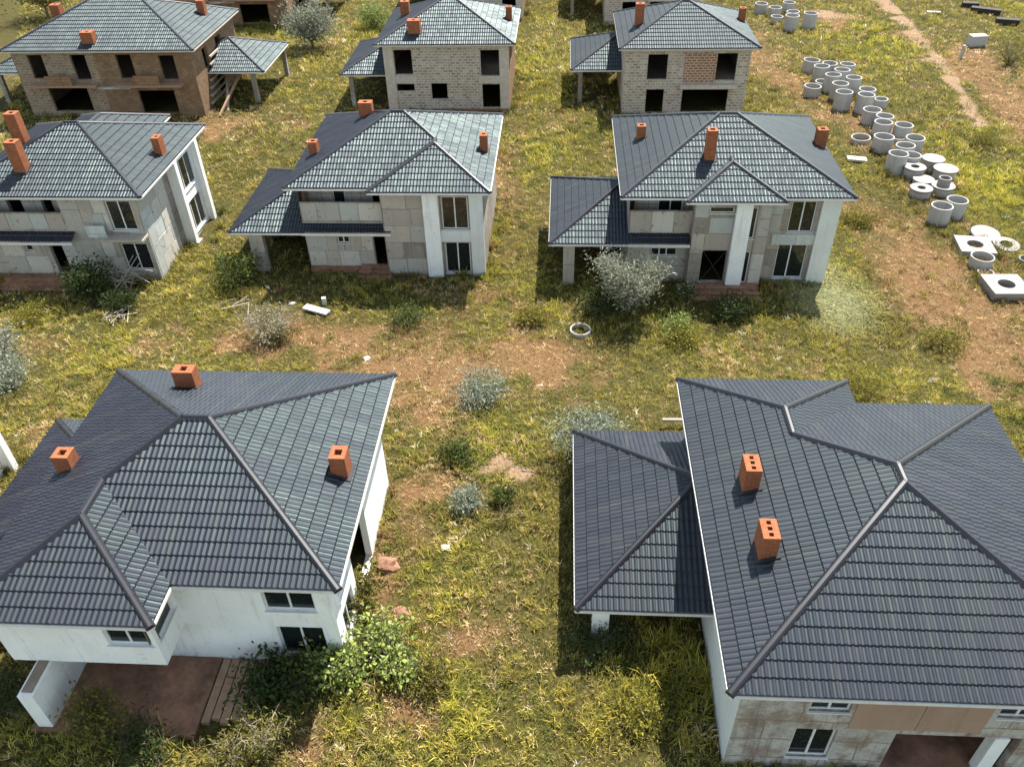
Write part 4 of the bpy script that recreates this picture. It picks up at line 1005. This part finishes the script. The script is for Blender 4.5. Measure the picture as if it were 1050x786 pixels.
plant('silver_shrub', 'dry straw and silver shrub on the open ground left of the white plank', 'shrub', P(277, 346), 2.5, 1.5, 'straw', 'drystem', nb=12, leaves=2200, ls=.22, lw=.2, seed=3)
plant('silver_shrub', 'dull silver shrub low at the foot of the dry straw one', 'shrub', P(284, 350), 1.1, 1.0, 'olive', 'stem', nb=9, leaves=900, ls=.16, lw=.4, seed=31)
plant('silver_shrub', 'low blue-grey shrub alone in the reddish grass at the middle of the photo', 'shrub', P(495, 408), 1.4, 1.5, 'bluish', nb=10, leaves=2000, ls=.17, lw=.35, seed=4)
plant('silver_shrub', 'silver shrub behind the garage roof of the large front right house', 'shrub', P(603, 468), 2.7, 1.7, 'bluish', nb=12, leaves=3200, ls=.19, lw=.35, seed=5)
plant('green_bush', 'tall dark green bush against the balcony end of the left-edge second-row house', 'bush', P(97, 306), 2.9, 1.5, 'dark', nb=11, leaves=3200, ls=.18, lw=.5, seed=6)
plant('green_bush', 'lower dark bush beside the pile of sticks near the left balcony', 'bush', P(128, 318), 1.5, 1.1, 'dark', nb=9, leaves=1600, ls=.16, lw=.5, seed=7)
plant('green_bush', 'dark bush at the outer corner of the middle house garage', 'bush', P(244, 290), 2.3, 1.6, 'green', nb=10, leaves=2600, ls=.17, lw=.5, seed=8)
GW = 'leafy weeds by the white front house'
for i, (px, py, h, r_, n, lab) in enumerate(((392, 665, 1.5, 1.05, 620, 'lime broad-leaved weed, rightmost of the clump by the white front house'), (352, 690, 1.5, 1.0, 620, 'lime broad-leaved weed in front of the white house corner, left of the rightmost one'),
        (412, 690, .9, .8, 320, 'small lime weed at the outer lower edge of the weed clump by the white house'), (312, 700, 1.3, 1.0, 420, 'dull green broad-leaved weed below the lower window of the white front house'))):
    plant('leafy_weed', lab, 'weed', P(px, py), h, r_, 'lime' if i < 3 else 'green', nb=13, leaves=int(n * 1.5), ls=.19, lw=.7, seed=20 + i, group=GW, clump=.34, extra=('flower', 14, .05) if i < 2 else None)
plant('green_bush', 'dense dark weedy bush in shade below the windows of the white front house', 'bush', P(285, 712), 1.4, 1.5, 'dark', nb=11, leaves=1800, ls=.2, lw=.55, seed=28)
plant('green_bush', 'upright olive bush along the side wall of the white front house', 'bush', P(366, 622), 1.9, 1.0, 'olive', nb=9, leaves=1900, ls=.17, lw=.5, seed=9)
plant('green_bush', 'olive shrub growing at the edge of the brown terrace', 'bush', P(102, 748), 1.7, 1.0, 'olive', nb=9, leaves=1300, ls=.17, lw=.5, seed=10)
plant('dry_weed', 'feathery dull olive weed standing in front of the brown terrace deck', 'weed', P(276, 768), 2.2, 1.1, 'olive', 'drystem', nb=12, leaves=1100, ls=.16, lw=.28, seed=11)
plant('dry_weed', 'smaller dry weed at the bottom edge left of the feathery one', 'weed', P(240, 778), 1.3, .9, 'olive', 'drystem', nb=9, leaves=700, ls=.16, lw=.35, seed=12)
plant('green_bush', 'bright green low bush in front of the steps of the gableted house', 'bush', P(692, 342), 1.2, 1.1, 'lime', nb=9, leaves=1500, ls=.15, lw=.45, seed=13)
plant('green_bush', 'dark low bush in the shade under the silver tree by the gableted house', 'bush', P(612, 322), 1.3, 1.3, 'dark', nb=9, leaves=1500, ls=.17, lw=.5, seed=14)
plant('green_bush', 'dark green weeds right of the gableted house steps', 'bush', P(748, 325), 1.4, 1.3, 'dark', nb=9, leaves=1600, ls=.17, lw=.5, seed=15)
plant('flowering_weed', 'white-flowered weed at the left end of the red steps', 'weed', P(703, 308), 1.4, .8, 'green', nb=8, leaves=700, ls=.15, lw=.45, seed=16, extra=('flower', 90, .07))
plant('green_bush', 'bright yellow-green bush at the top edge beside the dark garage', 'bush', P(384, 30), 3.0, 2.1, 'lime', nb=11, leaves=2600, ls=.24, lw=.45, seed=17)
plant('leafy_tree', 'grey-green tree crown at the top left corner behind the brown house', 'tree', P(16, 38) + Vector((0, 8, 0)), 6.0, 3.6, 'olive', nb=14, leaves=5200, ls=.3, lw=.45, seed=18, trunk=.16, base=.2)
plant('leafy_tree', 'second tree at the top left, left of the orange chimney', 'tree', Vector((-72.5, 103, 0)), 5.4, 3.4, 'green', nb=13, leaves=4600, ls=.3, lw=.45, seed=19, trunk=.16, base=.2)
plant('silver_shrub', 'grey-green shrub at the left edge above the sliver of a house', 'shrub', P(12, 394), 1.8, 1.5, 'bluish', nb=10, leaves=2000, ls=.17, lw=.4, seed=33)
plant('silver_shrub', 'pale shrub at the left edge, the upper of two there', 'shrub', P(5, 362), 1.6, 1.4, 'silver', nb=10, leaves=1700, ls=.17, lw=.4, seed=34)
plant('leafy_weed', 'bluish weed left of the sandy patch', 'weed', P(478, 522), 1.2, .8, 'bluish', nb=9, leaves=1000, ls=.15, lw=.4, seed=35)
plant('leafy_weed', 'small green weed in the middle of the sandy patch', 'weed', P(516, 513), .9, .6, 'green', nb=8, leaves=700, ls=.14, lw=.45, seed=36)
plant('bare_bush', 'scraggly brown bush at the far right edge of the field', 'bush', P(1034, 68), 2.6, 1.9, 'olive', 'stem', nb=13, leaves=800, ls=.2, lw=.35, seed=37)
for i, (px, py, h, r_, mt, lab) in enumerate(((884, 404, 1.3, 1.5, 'yellow', 'yellow-green bush just behind the rear bay of the large front right house'), (966, 356, 1.2, 1.3, 'yellow', 'yellow-green bush in the brown field above the large front right house'),
        (700, 352, .9, 1.1, 'yellow', 'yellow low bush right of the dark well ring, below the gableted house'), (545, 330, .9, 1.0, 'yellow', 'yellow low bush left of the lone well ring'), (420, 330, .9, 1.2, 'green', 'green weeds in the shade in front of the middle house steps'),
        (880, 230, 1.0, 1.3, 'yellow', 'yellow-green bush in the grass right of the gableted house'), (1008, 150, 1.2, 1.6, 'yellow', 'yellow-green bush right of the group of lidded well rings'), (470, 470, .9, 1.0, 'green', 'green weed clump above the sandy patch'),
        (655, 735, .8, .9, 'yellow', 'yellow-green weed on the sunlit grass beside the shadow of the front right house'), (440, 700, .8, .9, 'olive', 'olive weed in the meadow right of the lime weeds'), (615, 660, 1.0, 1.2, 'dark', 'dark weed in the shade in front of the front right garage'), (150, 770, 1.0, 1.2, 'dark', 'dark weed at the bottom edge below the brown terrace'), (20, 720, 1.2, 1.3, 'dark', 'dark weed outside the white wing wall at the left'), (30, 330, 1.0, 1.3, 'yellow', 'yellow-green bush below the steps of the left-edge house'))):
    plant('low_bush', lab, 'bush', P(px, py), h, r_, mt, nb=9, leaves=1300, ls=.16, lw=.4, seed=50 + i, group='low bushes in the meadow')

# ------------------------------------------------------------------ concrete well rings and slabs
def lathe(mb, loc, prof, n=28, mi=0):
    x, y, z = loc; k = len(prof)
    for i in range(n):
        a, b_ = 2 * math.pi * i / n, 2 * math.pi * (i + 1) / n
        for j in range(k):
            (r0, z0), (r1, z1) = prof[j], prof[(j + 1) % k]
            q = [(x + r0 * math.cos(a), y + r0 * math.sin(a), z + z0), (x + r0 * math.cos(b_), y + r0 * math.sin(b_), z + z0), (x + r1 * math.cos(b_), y + r1 * math.sin(b_), z + z1), (x + r1 * math.cos(a), y + r1 * math.sin(a), z + z1)]
            if r0 < 1e-6: q = q[1:]
            elif r1 < 1e-6: q = q[:3]
            mb.quad(q, mi)
GR = 'concrete well rings in the field'
def ring(x, y, h, label, r=.68, t=.09, z=None, mat='ring', joint=False, tilt=(0, 0)):
    z = float(gz(x, y)) - .03 if z is None else z
    mb = MB(); e = .02
    prof = [(r - e, 0), (r, e), (r, h - e), (r - e, h), (r - t + e, h), (r - t, h - e), (r - t, .05), (r - t + e, .0)]
    if joint:
        j = h * .5; prof = [(r - e, 0), (r, e), (r, j - .025), (r - .03, j - .01), (r - .03, j + .01), (r, j + .025), (r, h - e), (r - e, h), (r - t + e, h), (r - t, h - e), (r - t, .05), (r - t + e, .0)]
    lathe(mb, (0, 0, 0), prof)
    o = mb.build('well_ring', M[mat], None, (0, 0, 0), True)
    for p in o.data.polygons: pass
    o.data.set_sharp_from_angle(angle=.6)
    o.location = (x, y, z); o.rotation_euler = (tilt[0], tilt[1], random.random() * 6)
    return tag(o, label, 'well ring', GR)
def disc(x, y, z, r, h, hole, label, mat='ringpale', tilt=(0, 0), name='well_cover', off=0):
    mb = MB(); e = .02
    if hole: 
        n = 28
        prof = [(r - e, 0), (r, e), (r, h - e), (r - e, h), (hole, h), (hole - .01, h - .02), (hole - .01, .0)]
        lathe(mb, (0, 0, 0), prof)
    else:
        prof = [(0, 0), (r - e, 0), (r, e), (r, h - e), (r - e, h), (0, h)]
        lathe(mb, (0, 0, 0), prof[:])
    o = mb.build(name, M[mat], None, (0, 0, 0), True); o.data.set_sharp_from_angle(angle=.6)
    o.location = (x, y, z); o.rotation_euler = (tilt[0], tilt[1], random.random() * 6)
    return tag(o, label, 'well cover', 'covers among the well rings')
G0 = lambda x, y: float(gz(x, y)) - .03
ring(26.44, 53.4, 1.3, 'upright grey well ring, nearest and left of the pair standing apart below the lidded rings', .72)
ring(27.85, 54.4, 1.3, 'upright grey well ring, right and farther of the pair standing apart below the lidded rings', .72)
ring(26.55, 57.5, .5, 'short well ring under the nearest pierced white cover', .74); disc(26.55, 57.5, G0(26.55, 57.5) + .5, .8, .16, .3, 'white pierced cover on the nearest short ring of the lidded group')
ring(27.35, 59.3, .42, 'short well ring under the flat lid behind the nearest pierced cover', .72); disc(27.35, 59.3, G0(27.35, 59.3) + .42, .78, .13, 0, 'flat solid lid just behind the nearest pierced cover')
ring(27.05, 60.7, .75, 'well ring under the farther pierced white cover', .74); disc(27.05, 60.7, G0(27.05, 60.7) + .75, .82, .16, .32, 'white pierced cover on the farther ring, leftmost of the lidded group')
ring(28.93, 62.2, .8, 'well ring under the farthest solid white lid', .78); disc(28.93, 62.2, G0(28.93, 62.2) + .8, .86, .12, 0, 'solid white lid on the farthest ring of the lidded group')
ring(29.3, 60.5, .8, 'well ring under the solid white lid at the right of the group', .8); disc(29.3, 60.5, G0(29.3, 60.5) + .8, .9, .13, 0, 'solid white lid on the rightmost ring of the lidded group')
ring(28.25, 57.9, .6, 'well ring carrying the flanged neck piece', .76, joint=True); disc(28.25, 57.9, G0(28.25, 57.9) + .6, .84, .12, 0, 'flat lid below the small neck ring'); ring(28.25, 57.95, .55, 'small narrow neck ring standing on top of a flat lid', .45, .1, G0(28.25, 57.9) + .722, 'ringpale')
for x, y, h, r_, j, lab in ((25.87, 61.5, 1.6, .74, 1, 'tall jointed well ring at the left, just behind the lidded group'), (27.18, 62.1, 1.2, .72, 0, 'bluish well ring touching the back of the leftmost pierced cover'), (27.3, 63.9, 1.2, .74, 1, 'wide well ring with a tilted rim in the middle of the middle group'),
        (28.5, 65.4, 1.2, .74, 0, 'well ring at the right end of the middle group'), (28.0, 67.4, .4, .5, 0, 'small low ring lying between the rings of the middle group'), (26.08, 65.6, 1.2, .8, 1, 'well ring with a broad pale lip, nearest of the upper trio'),
        (24.9, 67.3, .5, .78, 0, 'low well ring half sunk in the grass at the left of the upper trio'), (28.47, 68.2, 1.2, .74, 0, 'well ring standing right of the upper trio'), (26.9, 68.6, 1.3, .74, 0, 'front ring of the upper trio'), (27.5, 70.2, 1.25, .74, 0, 'middle ring of the upper trio'), (26.9, 71.7, 1.2, .78, 0, 'rear ring of the upper trio, partly hidden'),
        (28.8, 75.3, .8, .6, 0, 'small well ring alone at the near end of the far cluster'), (26.95, 74.2, 1.6, .74, 1, 'bluish tall ring at the front right of the far cluster'), (25.3, 75.0, 1.6, .76, 1, 'tall jointed ring at the front left of the far cluster'), (27.9, 76.7, 1.2, .74, 0, 'ring behind the bluish tall one in the far cluster'),
        (27.1, 78.6, 1.6, .72, 1, 'tall ring with dark mouth at the right side of the far cluster'), (25.5, 77.2, 1.6, .74, 1, 'tall ring in the centre of the far cluster, behind the jointed one'), (25.4, 79.3, 1.6, .74, 0, 'second tall ring in the centre of the far cluster'), (26.6, 80.9, 1.6, .74, 0, 'tall ring behind the centre of the far cluster'),
        (24.6, 79.9, .8, .6, 0, 'small ring between the far cluster and the low ring at its left'), (23.4, 78.4, .9, .78, 0, 'low ring at the left edge of the far cluster'), (25.0, 82.0, 1.6, .74, 1, 'tall grey ring at the far left of the far cluster'), (27.5, 82.6, 1.6, .74, 0, 'pale greenish ring at the far right of the far cluster'), (26.3, 84.1, 1.2, .72, 0, 'ring near the back of the far cluster'), (24.7, 84.9, 1.3, .8, 0, 'rearmost brownish ring of the far cluster'),
        (25.8, 99.4, 1.6, .78, 1, 'left front ring of the cluster at the top edge'), (27.9, 99.9, 1.6, .78, 1, 'right front ring of the cluster at the top edge'), (24.7, 101.9, .8, .7, 0, 'low pale ring left of the top edge cluster'), (26.6, 102.4, 1.2, .74, 0, 'ring behind the left front one at the top edge'), (24.9, 104.2, 1.2, .74, 0, 'ring farther back at the left of the top edge cluster'), (23.6, 106.0, 1.2, .74, 0, 'leftmost ring of the top edge cluster'), (26.9, 106.2, 1.2, .74, 0, 'rearmost ring of the top edge cluster')):
    ring(x, y, h, lab, r_, joint=bool(j), tilt=((random.random() - .5) * .07, (random.random() - .5) * .07))
ring(1.31, 39.5, .32, 'lone low well ring with a dark mouth in the grass below the silver tree', .62, .08)
ring(27.1, 47.5, .75, 'open well ring between the two square slabs', .72, .08); ring(27.0, 46.35, .28, 'small pale ring just above the double square slab', .5, .1, None, 'ringpale')
ring(30.1, 47.8, .4, 'pale ring cut by the right edge beside the square slabs', .5, .09, None, 'ringpale')
def square_slab(x, y, z, w, d, h, hole, rz, label):
    mb = MB(); n = 32
    def sq(a):
        c, s = math.cos(a), math.sin(a); k = 1 / max(abs(c) / (w / 2), abs(s) / (d / 2)); return (c * k, s * k)
    for i in range(n):
        a, b_ = 2 * math.pi * (i - .0) / n + math.pi / 4, 2 * math.pi * (i + 1) / n + math.pi / 4
        A, B = sq(a), sq(b_); C, D = (hole * math.cos(b_), hole * math.sin(b_)), (hole * math.cos(a), hole * math.sin(a))
        mb.quad([(*A, h), (*B, h), (*C, h), (*D, h)]); mb.quad([(*A, 0), (*B, 0), (*B, h), (*A, h)]); mb.quad([(*C, 0), (*D, 0), (*D, h), (*C, h)]); mb.quad([(*A, 0), (*D, 0), (*C, 0), (*B, 0)])
    o = mb.build('square_slab', M['ringpale'], None, (0, 0, 0)); o.location = (x, y, z); o.rotation_euler.z = rz
    return tag(o, label, 'slab', 'square cover slabs')
square_slab(27.35, 44.5, G0(27.35, 44.5), 2.15, 2.1, .3, .52, .05, 'lower square slab with a round hole, bottom of the double stack')
square_slab(27.4, 44.45, G0(27.35, 44.5) + .302, 2.3, 2.25, .3, .5, .02, 'upper square slab with a round hole, top of the double stack')
square_slab(27.5, 49.6, G0(27.5, 49.6), 2.2, 2.2, .42, .5, -.12, 'square slab with a round hole lying behind the open well ring')
disc(28.9, 51.4, G0(28.9, 51.4) + .12, .95, .2, 0, 'white round lid lying on the grass behind the single square slab', tilt=(.12, 0))
disc(29.8, 50.1, G0(29.8, 50.1) + .08, .85, .12, .4, 'broken pale ring cover flat in the grass right of the single square slab', tilt=(.05, .08))
# ------------------------------------------------------------------ loose things
def plankthing(name, label, cat, px, py, L, w, t, rz, mat, z=.05, tilt=0, group=None):
    p = gat(px, py); mb = MB(); mb.box((-L / 2, -w / 2, 0), (L / 2, w / 2, t))
    bm = bmesh.new(); o = mb.build(name, M[mat], None, (0, 0, 0))
    bm.from_mesh(o.data); bmesh.ops.bevel(bm, geom=bm.edges[:], offset=min(t, w) * .15, segments=1, affect='EDGES'); bm.to_mesh(o.data); bm.free()
    o.location = p + Vector((0, 0, z)); o.rotation_euler = (0, tilt, rz)
    return tag(o, label, cat, group)
plankthing('white_plank', 'white plank lying in the grass in front of the middle house', 'plank', 325, 320, 1.75, .5, .12, -.38, 'whitething', .12)
plankthing('stump', 'short white stump beside the white plank', 'stump', 333, 312, .25, .25, .5, .2, 'whitething', 0)
plankthing('white_sheet', 'crumpled white sheet on the grass left of the low sunken well ring', 'sheet', 878, 165, 1.5, .7, .16, -.1, 'whitething', .08, .06)
plankthing('concrete_block', 'grey concrete block standing alone near the dirt track', 'block', 1000, 47, 1.7, 1.0, 1.1, .1, 'ring', 0)
for i, (px, py, L, rz, lab) in enumerate(((994, 8, 1.8, -.2, 'dark timber beam, farthest left of the three at the top right'), (1010, 14, 3.2, -.5, 'long dark timber beam, middle of the three at the top right'), (1032, 25, 2.4, -.3, 'dark timber beam, nearest of the three at the top right'))):
    plankthing('timber_beam', lab, 'beam', px, py, L, .9, .6, rz, 'darkwood', 0, 0, 'dark beams in the far field')
plankthing('pale_board', 'pale board flat in the grass beyond the dirt track', 'board', 957, 14, 1.5, .5, .12, -.1, 'whitething', .1)
plankthing('marker_post', 'short pale post near the bare bush at the far right', 'post', 985, 60, .25, .25, 1.3, 0, 'concrete', 0)
plankthing('pale_beam', 'pale timber lying behind the garage roof of the large front right house', 'beam', 690, 437, 1.1, .12, .14, .02, 'paleplank', .35)
def rock(name, label, cat, px, py, r, mat, seed):
    bm = bmesh.new(); bmesh.ops.create_icosphere(bm, subdivisions=2, radius=1)
    for v_ in bm.verts:
        q = v_.co.copy(); k = 1 + .45 * noise.noise(q * 1.3 + Vector((seed * 7.1, 0, 0))) + .2 * noise.noise(q * 3 + Vector((0, seed * 3.3, 0)))
        v_.co = Vector((q.x * r[0] * k, q.y * r[1] * k, max(-.3 * r[2], q.z * r[2] * k)))
    me = bpy.data.meshes.new(name); bm.to_mesh(me); bm.free(); me.materials.append(M[mat])
    o = bpy.data.objects.new(name, me); COL.objects.link(o); o.location = gat(px, py) + Vector((0, 0, r[2] * .3))
    return tag(o, label, cat)
rock('rubble_stone', 'pinkish lump of rubble at the corner pillar of the white front house', 'rubble', 398, 580, (.5, .45, .3), 'rubble', 1)
rock('rubble_stone', 'low pinkish rubble beside the side bush of the white front house', 'rubble', 412, 628, (.4, .3, .16), 'rubble', 2)
rock('pale_stone', 'pale stone on the grass in the middle of the meadow', 'stone', 457, 562, (.2, .16, .12), 'whitething', 3)
rock('pale_stone', 'pale stone by the dry straw shrub, left of the white plank', 'stone', 300, 312, (.2, .18, .15), 'whitething', 4)
rock('pale_stone', 'small white stone in the grass behind the white front house', 'stone', 376, 368, (.25, .2, .12), 'whitething', 5)
def sticks(label, p, n, L, seed, mat='paleplank', flat=.3, r=.03):
    R = random.Random(seed); mb = MB()
    for k in range(n):
        a = R.random() * math.pi * 2; c0 = Vector((R.gauss(0, .25 * L), R.gauss(0, .18 * L), .1 + R.random() * flat)); d = Vector((math.cos(a), math.sin(a), (R.random() - .5) * flat * 1.4)) * L * (.3 + .3 * R.random())
        mb.tube([c0 - d, c0 + d], r, r * .8, 5)
    o = mb.build('stick_pile', M[mat], None, (0, 0, 0)); o.location = p
    return tag(o, label, 'stick pile')
sticks('heap of pale sticks in the grass below the left-edge second-row house', P(120, 326), 16, 1.5, 3)
sticks('tangle of pale broken laths under the balcony of the left-edge house', P(133, 296), 26, 2.0, 4, flat=1.3)
sticks('few dry branches leaning by the dry straw shrub', P(247, 318), 5, 1.6, 5, flat=.6)
mb = MB()
R_ = random.Random(4)
for k in range(7):
    z = .5 + k * .62; mb.box((-32.95 + .02 * k, 75.0 + .3 * k, z), (-32.75 + .02 * k, 75.15 + .3 * k + 5.2 - .4 * k, z + .16))
o = mb.build('side_boards', M['paleplank'], D1)
for i, (a, b_, lab) in enumerate((((-32.3, 80.5, 3.0), (-31.9, 76.0, .1), 'long pale board leaning on the brown house below its carport roof'), ((-32.2, 78.5, 2.2), (-31.2, 74.4, .1), 'shorter pale board leaning in front of the brown house side wall'), ((-30.4, 77.8, 2.7), (-31.6, 73.2, .1), 'dark-edged pole leaning at the carport of the brown house'))):
    mb = MB(); d = (Vector(b_) - Vector(a)); mb.tube([Vector((0, 0, 0)), d], .13, .13, 4)
    o = mb.build('leaning_board', M['paleplank' if i < 2 else 'plank'], None, (0, 0, 0)); o.location = a; tag(o, lab, 'board')
# ------------------------------------------------------------------ light, sky, camera
SUN_S, SKY_S, EXPO = 3.4, .088, 1.95
sd = Vector((.265, .55, 1)).normalized()
el = math.asin(sd.z); az = math.atan2(sd.x, sd.y)
L = bpy.data.lights.new('sun', 'SUN'); L.energy = SUN_S; L.angle = math.radians(.5); L.color = (1, .955, .88)
so = bpy.data.objects.new('sun', L); COL.objects.link(so); so.rotation_euler = sd.to_track_quat('Z', 'Y').to_euler(); so.location = (40, 80, 120)
w = bpy.data.worlds.new('World'); scene.world = w; w.use_nodes = True
nt = w.node_tree; bg = nt.nodes['Background']
sky = nt.nodes.new('ShaderNodeTexSky'); sky.sky_type = 'NISHITA'; sky.sun_disc = False
sky.sun_elevation = el; sky.sun_rotation = az; sky.air_density = 1.0; sky.dust_density = .35; sky.ozone_density = 1.0
hs = nt.nodes.new('ShaderNodeHueSaturation'); hs.inputs['Saturation'].default_value = .72; nt.links.new(sky.outputs[0], hs.inputs['Color'])
nt.links.new(mix(nt, 1.0, hs.outputs[0], (1.0, 1.0, .90), 'MULTIPLY'), bg.inputs[0]); bg.inputs[1].default_value = SKY_S
cam = bpy.data.cameras.new('camera'); cam.sensor_width = 36; cam.lens = F_PX / 1050 * 36; cam.clip_end = 3000
co = bpy.data.objects.new('camera', cam); COL.objects.link(co)
right = Vector((AX[0], AY[0], AZ[0])); up = -Vector((AX[1], AY[1], AZ[1])); back = -Vector((AX[2], AY[2], AZ[2]))
co.matrix_world = Matrix(((right.x, up.x, back.x, 0), (right.y, up.y, back.y, 0), (right.z, up.z, back.z, CAM_H), (0, 0, 0, 1)))
scene.camera = co
vs = scene.view_settings; vs.view_transform = 'Standard'; vs.look = 'None'; vs.exposure = EXPO; vs.gamma = 1; vs.use_curve_mapping = False
